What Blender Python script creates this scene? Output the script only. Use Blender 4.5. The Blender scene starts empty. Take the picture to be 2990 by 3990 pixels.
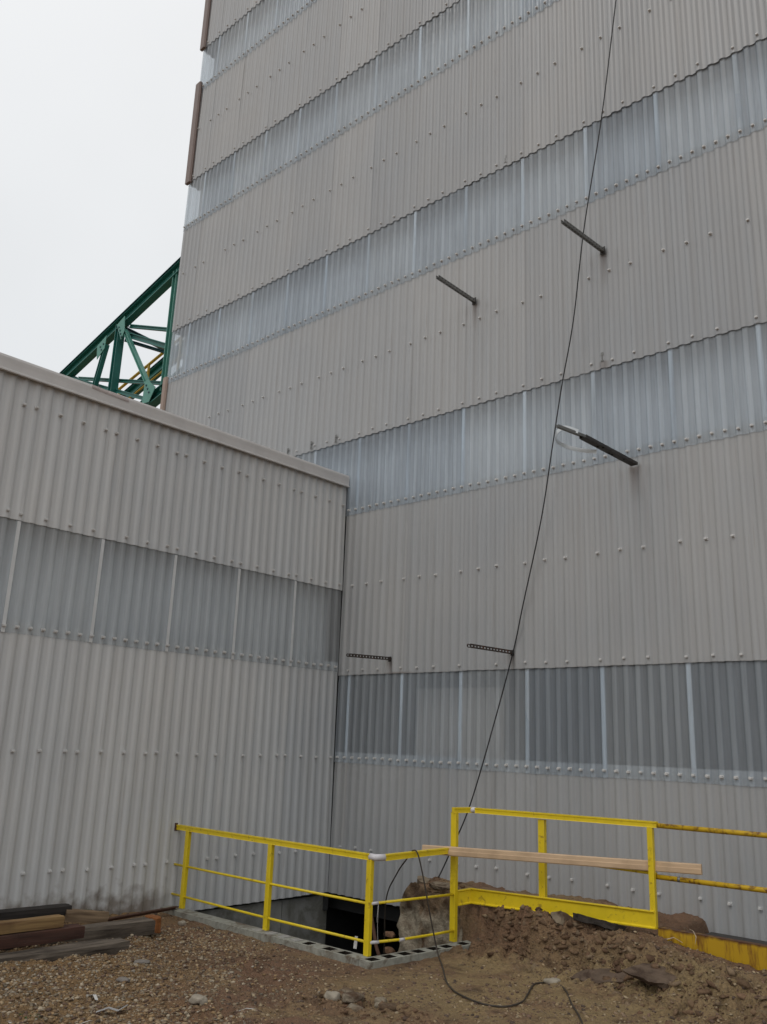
import bpy, bmesh, math, random
import numpy as np
from mathutils import Vector, Matrix, noise as mnoise

S = bpy.context.scene
C = S.collection
random.seed(7)
rng = np.random.default_rng(11)

# ------------------------------------------------------------------ camera
cam_d = bpy.data.cameras.new('camera')
cam = bpy.data.objects.new('camera', cam_d); C.objects.link(cam)
right = Vector((0.74269678, 0.66870264, 0.03518906))
up = Vector((0.15045659, -0.21785015, 0.96431537))
fwd = Vector((-0.65250618, 0.71089949, 0.26240733))
m = Matrix((right, up, -fwd)).transposed().to_4x4()
m.translation = Vector((10.95, -10.90, 2.30))
cam.matrix_world = m
cam_d.sensor_fit = 'VERTICAL'; cam_d.sensor_height = 36.0; cam_d.sensor_width = 27.0
cam_d.lens = 30.02
cam_d.clip_start = 0.05; cam_d.clip_end = 2000
S.camera = cam

# ------------------------------------------------------------------ world + sun (overcast)
SUN_DIR = Vector((0.12, 0.95, -1.25)).normalized()       # direction the light travels
w = bpy.data.worlds.new("World"); S.world = w; w.use_nodes = True
nt = w.node_tree; nt.nodes.clear()
out = nt.nodes.new('ShaderNodeOutputWorld'); bg = nt.nodes.new('ShaderNodeBackground')
sky = nt.nodes.new('ShaderNodeTexSky'); sky.sky_type = 'NISHITA'; sky.sun_disc = False
sky.sun_elevation = math.asin(-SUN_DIR.z)
sky.sun_rotation = math.atan2(-SUN_DIR.x, -SUN_DIR.y)
sky.air_density = 1.0; sky.dust_density = 4.0
tc = nt.nodes.new('ShaderNodeTexCoord'); sep = nt.nodes.new('ShaderNodeSeparateXYZ')
nt.links.new(tc.outputs['Generated'], sep.inputs[0])
ramp = nt.nodes.new('ShaderNodeValToRGB')                 # cloud deck: dull near the horizon, bright overhead
e = ramp.color_ramp.elements
e[0].position = 0.0; e[0].color = (0.30, 0.30, 0.31, 1)
e[1].position = 1.0; e[1].color = (1.0, 1.0, 1.0, 1)
x = ramp.color_ramp.elements.new(0.10); x.color = (0.56, 0.575, 0.59, 1)
x = ramp.color_ramp.elements.new(0.35); x.color = (0.78, 0.80, 0.815, 1)
nt.links.new(sep.outputs[2], ramp.inputs[0])
cn = nt.nodes.new('ShaderNodeTexNoise'); cn.inputs['Scale'].default_value = 1.6; cn.inputs['Detail'].default_value = 4
nt.links.new(tc.outputs['Generated'], cn.inputs['Vector'])
cm = nt.nodes.new('ShaderNodeMapRange'); cm.inputs[1].default_value = .3; cm.inputs[2].default_value = .7
cm.inputs[3].default_value = 10.0; cm.inputs[4].default_value = 11.2
nt.links.new(cn.outputs[0], cm.inputs[0])
vm = nt.nodes.new('ShaderNodeVectorMath'); vm.operation = 'SCALE'
nt.links.new(ramp.outputs[0], vm.inputs[0]); nt.links.new(cm.outputs[0], vm.inputs['Scale'])
mx = nt.nodes.new('ShaderNodeMix'); mx.data_type = 'RGBA'; mx.inputs[0].default_value = 0.93
nt.links.new(sky.outputs[0], mx.inputs[6]); nt.links.new(vm.outputs[0], mx.inputs[7])
nt.links.new(mx.outputs[2], bg.inputs[0]); bg.inputs[1].default_value = 0.1
nt.links.new(bg.outputs[0], out.inputs[0])
sd = bpy.data.lights.new('sun', 'SUN'); sd.energy = 0.5; sd.angle = math.radians(18); sd.color = (1, .96, .91)
sun = bpy.data.objects.new('sun', sd); C.objects.link(sun)
sun.rotation_euler = SUN_DIR.to_track_quat('-Z', 'Y').to_euler()
S.view_settings.view_transform = 'Standard'; S.view_settings.look = 'None'
S.view_settings.exposure = 0.0; S.view_settings.gamma = 1.0
S.render.engine = 'CYCLES'
S.cycles.max_bounces = 8; S.cycles.transparent_max_bounces = 12; S.cycles.diffuse_bounces = 4
S.cycles.use_denoising = True

# ------------------------------------------------------------------ materials
def srgb(r, g, b):
    f = lambda c: (c/255/12.92) if c/255 <= .04045 else ((c/255+.055)/1.055)**2.4
    return (f(r), f(g), f(b), 1)
def lin(c, k=1.0): return (min(1, c[0]*k), min(1, c[1]*k), min(1, c[2]*k), 1)

class M:
    """small node helper"""
    def __init__(s, name, rough=.6, spec=.5):
        s.m = bpy.data.materials.new(name); s.m.use_nodes = True
        s.t = s.m.node_tree; s.n = s.t.nodes
        s.b = s.n['Principled BSDF']; s.o = s.n['Material Output']
        s.b.inputs['Roughness'].default_value = rough
        s.b.inputs['Specular IOR Level'].default_value = spec
        s.tc = s.n.new('ShaderNodeTexCoord')
    def L(s, a, b): s.t.links.new(a, b)
    def mapping(s, scale=(1, 1, 1), loc=(0, 0, 0), src='Object'):
        mp = s.n.new('ShaderNodeMapping'); mp.inputs['Scale'].default_value = scale
        mp.inputs['Location'].default_value = loc; s.L(s.tc.outputs[src], mp.inputs[0]); return mp.outputs[0]
    def noise(s, scale, detail=4, rough=.55, vec=None, dist=0):
        n = s.n.new('ShaderNodeTexNoise'); n.inputs['Scale'].default_value = scale
        n.inputs['Detail'].default_value = detail; n.inputs['Roughness'].default_value = rough
        n.inputs['Distortion'].default_value = dist
        s.L(vec if vec is not None else s.tc.outputs['Object'], n.inputs['Vector']); return n.outputs[0]
    def voro(s, scale, vec=None, out='Distance', feature='F1'):
        n = s.n.new('ShaderNodeTexVoronoi'); n.inputs['Scale'].default_value = scale; n.feature = feature
        s.L(vec if vec is not None else s.tc.outputs['Object'], n.inputs['Vector']); return n.outputs[out]
    def rng(s, v, a, b, c=0., d=1.):
        n = s.n.new('ShaderNodeMapRange'); n.inputs[1].default_value = a; n.inputs[2].default_value = b
        n.inputs[3].default_value = c; n.inputs[4].default_value = d; s.L(v, n.inputs[0]); return n.outputs[0]
    def mix(s, fac, a, b, mode='MIX'):
        n = s.n.new('ShaderNodeMix'); n.data_type = 'RGBA'; n.blend_type = mode
        for i, v in ((0, fac), (6, a), (7, b)):
            if isinstance(v, (int, float, tuple)): n.inputs[i].default_value = v
            else: s.L(v, n.inputs[i])
        return n.outputs[2]
    def math(s, op, a, b=0.):
        n = s.n.new('ShaderNodeMath'); n.operation = op
        for i, v in ((0, a), (1, b)):
            if isinstance(v, (int, float)): n.inputs[i].default_value = v
            else: s.L(v, n.inputs[i])
        return n.outputs[0]
    def bump(s, h, strength=.3, dist=.01):
        n = s.n.new('ShaderNodeBump'); n.inputs['Strength'].default_value = strength
        n.inputs['Distance'].default_value = dist; s.L(h, n.inputs['Height']); s.L(n.outputs[0], s.b.inputs['Normal'])
    def color(s, c):
        if isinstance(c, tuple): s.b.inputs['Base Color'].default_value = c
        else: s.L(c, s.b.inputs['Base Color'])
    def objrand(s):
        n = s.n.new('ShaderNodeObjectInfo'); return n.outputs['Random']
    def worldpos(s):
        n = s.n.new('ShaderNodeNewGeometry'); return n.outputs['Position']

STAINS = []
def cladding_mat(name, base, rough=.42, spec=.5, stains=()):
    a = M(name, rough, spec)
    p = a.worldpos()
    mp = a.n.new('ShaderNodeMapping'); mp.inputs['Scale'].default_value = (5.5, 5.5, .22); a.L(p, mp.inputs[0])
    streak = a.noise(1.0, 5, .6, mp.outputs[0])
    cloud = a.noise(.55, 3, .5, p)
    c = a.mix(a.rng(cloud, .3, .7), lin(base, .95), lin((base[0]*1.01, base[1]*.985, base[2]*.955), 1.04))
    c = a.mix(a.rng(streak, .42, .75, 0, .32), c, lin((base[0]*.74, base[1]*.68, base[2]*.62)))
    mp2 = a.n.new('ShaderNodeMapping'); mp2.inputs['Scale'].default_value = (26, 26, .8); a.L(p, mp2.inputs[0])
    c = a.mix(a.rng(a.noise(1.0, 4, .65, mp2.outputs[0]), .60, .78, 0, .38), c, (.20, .15, .115, 1))
    sx = a.n.new('ShaderNodeSeparateXYZ'); a.L(p, sx.inputs[0])
    for (x0_, z0_, w_, h_) in stains:           # rusty run-off below the brackets
        mx_ = a.rng(a.math('ABSOLUTE', a.math('SUBTRACT', a.math('ADD', sx.outputs[0], a.math('MULTIPLY', streak, .06)), x0_+.03)), w_, w_*.3)
        mz_ = a.math('MULTIPLY', a.rng(sx.outputs[2], z0_-h_, z0_), a.rng(sx.outputs[2], z0_+.03, z0_))
        c = a.mix(a.math('MULTIPLY', a.math('MULTIPLY', mx_, mz_), .45), c, (.14, .09, .065, 1))
    fine = a.noise(38, 3, .6, p)
    c = a.mix(a.rng(fine, .6, .75, 0, .12), c, lin(base, .7))
    r = a.objrand()
    c = a.mix(1.0, c, a.mix(r, (.925, .93, .94, 1), (1.045, 1.035, 1.025, 1)), 'MULTIPLY')
    a.color(c); a.L(a.rng(cloud, .3, .7, rough-.05, rough+.08), a.b.inputs['Roughness'])
    return a
mt_clad = cladding_mat('weathered_fibreglass_cladding', (.395, .410, .422), .36, stains=((1.24, 3.64, .07, .35), (3.70, 3.64, .07, .3), (5.77, 6.23, .13, .55), (5.41, 9.8, .06, .6), (2.94, 9.78, .06, .5), (5.35, 7.98, .10, 1.1), (1.45, 3.46, .35, .25))).m
mt_clad_low = cladding_mat('weathered_cladding_low_building', (.57, .588, .597), .42).m
# dirt at the foot of the low building
def add_foot_dirt(mat):
    t = mat.node_tree; n = t.nodes; b = n['Principled BSDF']
    src = b.inputs['Base Color'].links[0].from_socket
    g = n.new('ShaderNodeNewGeometry'); sp = n.new('ShaderNodeSeparateXYZ'); t.links.new(g.outputs['Position'], sp.inputs[0])
    no = n.new('ShaderNodeTexNoise'); no.inputs['Scale'].default_value = 6; no.inputs['Detail'].default_value = 5
    t.links.new(g.outputs['Position'], no.inputs['Vector'])
    ad = n.new('ShaderNodeMath'); ad.operation = 'MULTIPLY_ADD'; ad.inputs[1].default_value = -.9
    t.links.new(no.outputs[0], ad.inputs[0]); t.links.new(sp.outputs[2], ad.inputs[2])
    mr = n.new('ShaderNodeMapRange'); mr.inputs[1].default_value = -.42; mr.inputs[2].default_value = -.12
    mr.inputs[3].default_value = .75; mr.inputs[4].default_value = 0; t.links.new(ad.outputs[0], mr.inputs[0])
    yr = n.new('ShaderNodeMapRange'); yr.inputs[1].default_value = -3.0; yr.inputs[2].default_value = -3.5
    t.links.new(sp.outputs[1], yr.inputs[0])
    mu = n.new('ShaderNodeMath'); mu.operation = 'MULTIPLY'; t.links.new(mr.outputs[0], mu.inputs[0]); t.links.new(yr.outputs[0], mu.inputs[1])
    mi = n.new('ShaderNodeMix'); mi.data_type = 'RGBA'; t.links.new(mu.outputs[0], mi.inputs[0])
    t.links.new(src, mi.inputs[6]); mi.inputs[7].default_value = (.12, .085, .055, 1)
    t.links.new(mi.outputs[2], b.inputs['Base Color'])
add_foot_dirt(mt_clad_low)

def translucent_mat(name, col, alpha, rough=.3, ax=0, s0=.28):
    a = M(name, rough, 1.0); p = a.worldpos()
    mp = a.n.new('ShaderNodeMapping'); mp.inputs['Scale'].default_value = (9, 9, .5); a.L(p, mp.inputs[0])
    st = a.noise(1.0, 5, .6, mp.outputs[0])
    c = a.mix(a.rng(st, .35, .7), col, lin(col, .66))
    mq = a.n.new('ShaderNodeMapping'); mq.inputs['Scale'].default_value = (22, 22, 1.3); a.L(p, mq.inputs[0])
    st2 = a.noise(1.0, 4, .6, mq.outputs[0]); c = a.mix(a.rng(st2, .56, .74, 0, .4), c, lin(col, .55))
    sx = a.n.new('ShaderNodeSeparateXYZ'); a.L(p, sx.inputs[0])
    pit_ = (1.22 if ax == 0 else 1.2275)/7
    fr = a.math('ABSOLUTE', a.math('SUBTRACT', a.math('FRACT', a.math('ADD', a.math('DIVIDE', a.math('SUBTRACT', sx.outputs[ax], s0), pit_), 100.5)), .5))
    crest = a.rng(fr, .24, .17)                       # paler, denser rib crests: gloss and flank shading put into the colour
    c = a.mix(crest, a.mix(1.0, c, (.95, .95, .95, 1), 'MULTIPLY'), a.mix(1.0, c, (1.06, 1.06, 1.06, 1), 'MULTIPLY'))
    c = a.mix(1.0, c, a.mix(a.objrand(), (.86, .88, .90, 1), (1.08, 1.06, 1.03, 1)), 'MULTIPLY'); a.color(c)
    tr = a.n.new('ShaderNodeBsdfTransparent'); tr.inputs[0].default_value = (.93, .97, 1, 1)
    tl = a.n.new('ShaderNodeBsdfTranslucent'); a.L(c, tl.inputs[0])
    m1 = a.n.new('ShaderNodeMixShader'); m1.inputs[0].default_value = .30
    a.L(a.b.outputs[0], m1.inputs[1]); a.L(tl.outputs[0], m1.inputs[2])
    m2 = a.n.new('ShaderNodeMixShader')
    a.L(a.math('ADD', a.math('ADD', a.rng(st, .3, .7, -.05, .05), alpha-.025), a.math('MULTIPLY', crest, .07)), m2.inputs[0])
    a.L(tr.outputs[0], m2.inputs[1]); a.L(m1.outputs[0], m2.inputs[2]); a.L(m2.outputs[0], a.o.inputs[0])
    a.b.inputs['Coat Weight'].default_value = .0
    return a.m
mt_trans = translucent_mat('translucent_fibreglass', (.74, .81, .88, 1), .53, .14)
mt_trans_low = translucent_mat('translucent_fibreglass_low_building', (.82, .84, .85, 1), .52, .22, 1, -1.17)

def simple(name, col, rough=.6, spec=.4, var=.25, nscale=6, bump=0, metallic=0, dirt=None, dirt_amt=.4, dscale=3):
    a = M(name, rough, spec)
    n = a.noise(nscale, 5, .6, a.worldpos())
    c = a.mix(a.rng(n, .3, .7), lin(col, 1-var), lin(col, 1+var*.6))
    if dirt:
        d = a.noise(dscale, 6, .65, a.worldpos(), .6)
        c = a.mix(a.rng(d, 1-dirt_amt-.12, 1-dirt_amt+.02), c, dirt)
    a.color(c); a.b.inputs['Metallic'].default_value = metallic
    if bump: a.bump(a.noise(nscale*6, 4, .6, a.worldpos()), bump, .01)
    return a.m
mt_cap = simple('bolt_cap_plastic', (.64, .635, .62, 1), .4, .5, .12, 60)
mt_flash = simple('beige_flashing', (.60, .58, .56, 1), .4, .5, .08, 3)
mt_brown = simple('brown_corner_flashing', (.20, .145, .125, 1), .5, .5, .15, 3)
mt_tan = simple('tan_corner_flashing', (.34, .25, .20, 1), .5, .5, .15, 3)
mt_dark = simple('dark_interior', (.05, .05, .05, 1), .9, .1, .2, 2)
mt_panel = simple('pale_interior_panel', (.42, .38, .34, 1), .8, .2, .1, 2)
mt_roof = simple('grey_roofing', (.25, .25, .25, 1), .8, .3, .1, 2)
mt_yel = simple('yellow_frp_paint', (.80, .60, .018, 1), .38, .5, .07, 9, dirt=(.30, .19, .03, 1), dirt_amt=.29, dscale=12)
mt_yelrust = simple('chipped_yellow_paint', (.60, .38, .015, 1), .45, .5, .12, 9, dirt=(.13, .045, .015, 1), dirt_amt=.37, dscale=11)
mt_tape = simple('white_tape', (.66, .64, .66, 1), .6, .4, .12, 20)
mt_con = simple('foundation_concrete', (.29, .29, .27, 1), .85, .2, .22, 3, .25, dirt=(.17, .165, .14, 1), dirt_amt=.42, dscale=2)
mt_blk = simple('mossy_block_concrete', (.33, .33, .285, 1), .9, .2, .25, 14, .5, dirt=(.14, .11, .08, 1), dirt_amt=.38, dscale=4)
mt_blk_side = mt_blk
mt_core = simple('shaded_dark_core', (.025, .02, .016, 1), .9, .1, .3, 14)  # near-black: shade inside the block cores put into the colour
mt_mortar = simple('pale_mortar', (.36, .35, .33, 1), .9, .2, .2, 20, .4)
mt_steel = simple('dull_galvanised_steel', (.21, .21, .20, 1), .45, .5, .2, 12, metallic=.5)
mt_steeldark = simple('dark_bare_steel', (.055, .05, .046, 1), .55, .5, .25, 12, metallic=.4)
mt_strap = simple('galvanised_strap', (.60, .62, .62, 1), .35, .5, .1, 12, metallic=.6)
mt_rust = simple('rusty_steel', (.095, .048, .032, 1), .8, .3, .35, 12, .3)
mt_rustor = simple('orange_rust', (.25, .095, .03, 1), .75, .3, .3, 22, .4)
mt_green = simple('green_steel_paint', (.02, .165, .14, 1), .45, .5, .14, 5)
mt_greenlt = simple('light_green_steel_paint', (.10, .31, .25, 1), .5, .5, .14, 5)
mt_greendk = simple('dark_blue_green_paint', (.02, .09, .11, 1), .45, .5, .14, 5)
mt_cable = simple('black_cable', (.018, .018, .019, 1), .5, .4, .2, 30)
mt_cableg = simple('muddy_brown_cable', (.055, .045, .036, 1), .6, .3, .3, 30)
mt_brick = simple('broken_clay_tile', (.20, .115, .07, 1), .9, .2, .3, 20, .4)
mt_white = simple('white_scrap', (.62, .61, .58, 1), .6, .4, .15, 30)
mt_blue = simple('blue_plastic', (.02, .10, .42, 1), .35, .5, .1, 10)

def wood(name, col, dark, ax='x', rough=.75, bump=.35):
    a = M(name, rough, .25)
    sc = {'x': (1.2, 22, 22), 'y': (22, 1.2, 22)}[ax]
    v = a.mapping(sc)
    n = a.noise(1.0, 6, .65, v, .5)
    c = a.mix(a.rng(n, .35, .68), col, dark)
    n2 = a.noise(3.0, 4, .6)
    c = a.mix(a.rng(n2, .5, .75, 0, .5), c, lin(dark, .6)); a.color(c); a.bump(n, bump, .006); return a.m
mt_plank = wood('fresh_tan_board', (.62, .45, .29, 1), (.54, .38, .24, 1), 'x', .55, .08)
mt_plank2 = wood('grey_board_underside', (.20, .16, .135, 1), (.14, .11, .09, 1), 'x', .7, .1)
mt_w_yel = wood('yellow_new_timber', (.30, .195, .085, 1), (.12, .065, .03, 1), 'x')
mt_w_red = wood('reddish_old_timber', (.09, .042, .03, 1), (.035, .02, .016, 1), 'x')
mt_w_gry = wood('weathered_grey_tie', (.17, .14, .11, 1), (.035, .028, .023, 1), 'x', .85, .8)
mt_w_drk = wood('dark_creosote_tie', (.042, .036, .032, 1), (.018, .016, .015, 1), 'x', .85, .8)
mt_w_tan = wood('split_tan_wood', (.27, .19, .115, 1), (.12, .08, .05, 1), 'x', .85, .6)

# ground: soil, mud and gravel zones (all of them real colours of the soil)
def soil_mat(name, bank=False):
    a = M(name, .82, .28)
    p = a.worldpos(); sp = a.n.new('ShaderNodeSeparateXYZ'); a.L(p, sp.inputs[0])
    big = a.noise(.75, 5, .6, p, .8); mid = a.noise(3.2, 6, .65, p, .4); fine = a.noise(34, 5, .7, p)
    red = (.25, .145, .088, 1); tan = (.36, .262, .128, 1); dk = (.075, .043, .026, 1); yel = (.30, .19, .085, 1); gry = (.30, .25, .17, 1)
    c = a.mix(a.rng(big, .50, .66, 0, .7), red, tan)
    c = a.mix(a.rng(a.noise(1.3, 5, .65, p, 1.0), .50, .62, 0, .7), c, (.15, .092, .056, 1))
    # smooth tan mud apron in front of the block wall, yellowish gravel at the left
    ap = a.math('MULTIPLY', a.math('MULTIPLY', a.rng(sp.outputs[0], 3.9, 4.6), a.rng(sp.outputs[0], 9.0, 7.2)), a.math('MULTIPLY', a.rng(sp.outputs[1], -4.9, -4.1), a.rng(sp.outputs[1], -1.6, -2.1)))
    ap = a.math('MULTIPLY', ap, a.rng(a.noise(2.0, 5, .6, p, .6), .36, .5, .3, 1))
    c = a.mix(a.math('MULTIPLY', ap, .9), c, tan)
    lf = a.math('ADD', a.math('MULTIPLY', sp.outputs[0], -.7), a.math('MULTIPLY', sp.outputs[1], -1.0))
    lf = a.math('ADD', lf, a.math('MULTIPLY', big, 1.2))
    c = a.mix(a.rng(lf, 3.0, 4.2, 0, .85), c, yel)
    c = a.mix(a.rng(mid, .56, .68, 0, .85), c, dk)
    c = a.mix(a.rng(a.noise(13, 5, .7, p, .3), .60, .70, 0, .8), c, (.05, .030, .02, 1))
    c = a.mix(a.rng(a.noise(8, 5, .7, p), .58, .72, 0, .6), c, gry)
    if bank:
        c = a.mix(a.rng(mid, .40, .62), (.12, .074, .044, 1), (.33, .23, .135, 1))
        pc = a.noise(1.7, 4, .6, p, .5)
        zz = a.rng(sp.outputs[2], .30, .05)
        c = a.mix(a.math('MULTIPLY', a.rng(pc, .42, .50), zz), c, (.46, .40, .30, 1))
    vd = a.voro(60, p)
    cc = a.n.new('ShaderNodeTexVoronoi'); cc.inputs['Scale'].default_value = 60; a.L(p, cc.inputs['Vector'])
    cs = a.n.new('ShaderNodeSeparateColor'); a.L(cc.outputs['Color'], cs.inputs[0])
    peb = a.math('MULTIPLY', a.rng(vd, .38, .28), a.rng(cs.outputs[0], .55, .6))
    c = a.mix(a.math('MULTIPLY', peb, .55), c, a.mix(cs.outputs[1], (.33, .27, .19, 1), (.20, .15, .11, 1)))
    c = a.mix(a.rng(fine, .3, .7, .0, .45), c, lin(dk, 1.0))
    a.color(c)
    h = a.math('ADD', a.math('MULTIPLY', a.noise(20, 6, .7, p), 1.0), a.math('MULTIPLY', peb, .25))
    a.bump(h, 1.0, .045)
    a.L(a.rng(big, .4, .6, .9, .62), a.b.inputs['Roughness'])
    return a.m
mt_soil = soil_mat('muddy_soil'); mt_bank = soil_mat('eroded_earth_face', True)
def attr_mat(name, rough=.75):
    a = M(name, rough, .3); n = a.n.new('ShaderNodeAttribute'); n.attribute_name = 'tint'
    c = a.mix(a.rng(a.noise(30, 3, .6, a.worldpos()), .3, .7, 0, .35), n.outputs['Color'], (.05, .038, .028, 1)); a.color(c); return a.m
mt_gravel = attr_mat('mixed_gravel')
mt_grass = attr_mat('grass_blades')
def clod_mat():
    a = M('clod_earth', .9, .15); p = a.worldpos(); n = a.n.new('ShaderNodeAttribute'); n.attribute_name = 'tint'
    c = a.mix(a.rng(a.noise(3.2, 5, .6, p), .35, .65), (.10, .060, .036, 1), (.30, .20, .12, 1))
    c = a.mix(.38, c, n.outputs['Color']); c = a.mix(a.rng(a.noise(60, 4, .7, p), .4, .7, 0, .5), c, (.05, .03, .02, 1)); a.color(c)
    a.bump(a.noise(70, 4, .7, p), .6, .01); return a.m
mt_clod = clod_mat()
mt_wet = simple('smeared_wet_brown_slab', (.125, .088, .062, 1), .8, .3, .3, 7, .5, dirt=(.06, .038, .026, 1), dirt_amt=.4, dscale=5)
mt_slab = simple('crumbled_concrete_slab', (.23, .185, .13, 1), .9, .2, .3, 5, .5, dirt=(.07, .045, .03, 1), dirt_amt=.45, dscale=4)
mt_asph = simple('dark_asphalt_lump', (.05, .042, .036, 1), .9, .2, .4, 12, .8)
mt_stone_g = simple('flat_grey_stone', (.20, .18, .16, 1), .85, .3, .2, 14, .3)
mt_stone_p = simple('pale_stone', (.33, .29, .23, 1), .85, .3, .2, 14, .3)

# ------------------------------------------------------------------ object helpers
def tag(o, label=None, cat=None, group=None, kind=None):
    if label: o['label'] = label
    if cat: o['category'] = cat
    if group: o['group'] = group
    if kind: o['kind'] = kind
    return o
def link(name, me, mat=None, parent=None):
    o = bpy.data.objects.new(name, me); C.objects.link(o)
    if mat is not None:
        for mm in (mat if isinstance(mat, (list, tuple)) else [mat]): me.materials.append(mm)
    if parent is not None: o.parent = parent
    return o
def empty(name, loc, label, cat, group=None):
    o = bpy.data.objects.new(name, None); C.objects.link(o); o.location = loc; o.empty_display_size = .2
    tag(o, label, cat, group); return o
class B:
    """collects shapes into one mesh (world coordinates)"""
    def __init__(s): s.bm = bmesh.new()
    def box(s, lo, hi, mi=0):
        lo = Vector(lo); hi = Vector(hi); c = (lo+hi)/2; d = hi-lo
        r = bmesh.ops.create_cube(s.bm, size=1, matrix=Matrix.Translation(c) @ Matrix.Diagonal((d.x, d.y, d.z, 1)))
        for f in {f for v in r['verts'] for f in v.link_faces}: f.material_index = mi
        return r['verts']
    def frame(s, p0, p1, upv=(0, 0, 1)):
        p0 = Vector(p0); p1 = Vector(p1); d = (p1-p0); L = d.length; d.normalize(); u = Vector(upv)
        sd_ = d.cross(u)
        if sd_.length < 1e-4: sd_ = d.cross(Vector((0, 1, 0)))
        sd_.normalize(); u = sd_.cross(d).normalized()
        mm = Matrix((d, sd_, u)).transposed().to_4x4(); mm.translation = (p0+p1)/2
        return mm, L
    def beam(s, p0, p1, wd, ht, upv=(0, 0, 1), mi=0):
        mm, L = s.frame(p0, p1, upv)
        r = bmesh.ops.create_cube(s.bm, size=1, matrix=mm @ Matrix.Diagonal((L, wd, ht, 1)))
        for f in {f for v in r['verts'] for f in v.link_faces}: f.material_index = mi
        return r['verts']
    def prism(s, p0, p1, prof, upv=(0, 0, 1), mi=0, closed=True):
        """extrude a (side, up) profile from p0 to p1"""
        mm, L = s.frame(p0, p1, upv)
        a = [s.bm.verts.new(mm @ Vector((-L/2, q[0], q[1]))) for q in prof]
        b = [s.bm.verts.new(mm @ Vector((L/2, q[0], q[1]))) for q in prof]
        n = len(prof)
        for i in range(n if closed else n-1):
            j = (i+1) % n; f = s.bm.faces.new((a[i], a[j], b[j], b[i])); f.material_index = mi
        if closed:
            f = s.bm.faces.new(a[::-1]); f.material_index = mi; f = s.bm.faces.new(b); f.material_index = mi
    def tube(s, pts, r, seg=10, mi=0, caps=True):
        pts = [Vector(p) for p in pts]; rings = []
        pu = None
        for i, p in enumerate(pts):
            d = (pts[min(i+1, len(pts)-1)] - pts[max(i-1, 0)]).normalized()
            u = Vector((0, 0, 1)) if pu is None else pu
            sd_ = d.cross(u)
            if sd_.length < 1e-3: sd_ = d.cross(Vector((1, 0, 0)))
            sd_.normalize(); u = sd_.cross(d).normalized(); pu = u
            rr = r(i) if callable(r) else r
            rings.append([s.bm.verts.new(p + rr*(math.cos(t)*sd_ + math.sin(t)*u)) for t in [2*math.pi*k/seg for k in range(seg)]])
        for a, b in zip(rings, rings[1:]):
            for k in range(seg):
                f = s.bm.faces.new((a[k], a[(k+1) % seg], b[(k+1) % seg], b[k])); f.smooth = True; f.material_index = mi
        if caps:
            s.bm.faces.new(rings[0][::-1]).material_index = mi; s.bm.faces.new(rings[-1]).material_index = mi
    def bevel(s, w=.004, seg=1):
        bmesh.ops.bevel(s.bm, geom=[e_ for e_ in s.bm.edges if e_.calc_face_angle(0) > .5], offset=w, segments=seg, affect='EDGES', clamp_overlap=True)
    def rough(s, amp, sc, cuts=0):
        if cuts: bmesh.ops.subdivide_edges(s.bm, edges=s.bm.edges[:], cuts=cuts, use_grid_fill=True)
        for v in s.bm.verts:
            n = mnoise.noise_vector(v.co*sc); v.co += amp*n
    def build(s, name, mat, parent=None, smooth=False):
        bmesh.ops.recalc_face_normals(s.bm, faces=s.bm.faces[:])
        me = bpy.data.meshes.new(name); 
        if parent is not None and parent.type == 'EMPTY' or parent is not None:
            off = wloc(parent)
            for v in s.bm.verts: v.co -= off
        if smooth:
            for f in s.bm.faces: f.smooth = True
        s.bm.to_mesh(me); s.bm.free()
        return link(name, me, mat, parent)
def wloc(o):
    v = Vector(o.location)
    while o.parent is not None: o = o.parent; v += Vector(o.location)
    return v
def spline(pts, n=12):
    """Catmull-Rom through points"""
    P = [Vector(p) for p in pts]; P = [2*P[0]-P[1]] + P + [2*P[-1]-P[-2]]; out_ = []
    for i in range(1, len(P)-2):
        for k in range(n):
            t = k/n; a, b, c, d = P[i-1], P[i], P[i+1], P[i+2]
            out_.append(.5*((2*b) + (c-a)*t + (2*a-5*b+4*c-d)*t*t + (3*b-a-3*c+d)*t**3))
    out_.append(P[-2]); return out_

# ------------------------------------------------------------------ terrain height
def vnoise(x, y, seed=0):
    xi = np.floor(x).astype(np.int64); yi = np.floor(y).astype(np.int64); xf = x-xi; yf = y-yi
    def h(a, b):
        k = (a*374761393 + b*668265263 + seed*974634777) & 0xffffffff
        k = ((k ^ (k >> 13))*1274126177) & 0xffffffff
        return ((k ^ (k >> 16)) & 0xffff)/65535.0
    u = xf*xf*(3-2*xf); v = yf*yf*(3-2*yf)
    return (h(xi, yi)*(1-u)+h(xi+1, yi)*u)*(1-v) + (h(xi, yi+1)*(1-u)+h(xi+1, yi+1)*u)*v
def fbm(x, y, f, o=5, seed=0, g=.55):
    r = 0; a = 1; t = 0
    for k in range(o): r = r + a*vnoise(x*f+k*17.3, y*f-k*9.1, seed+k); t += a; a *= g; f *= 2.03
    return r/t-.5
sst = lambda t: (lambda q: q*q*(3-2*q))(np.clip(t, 0, 1))
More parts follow.
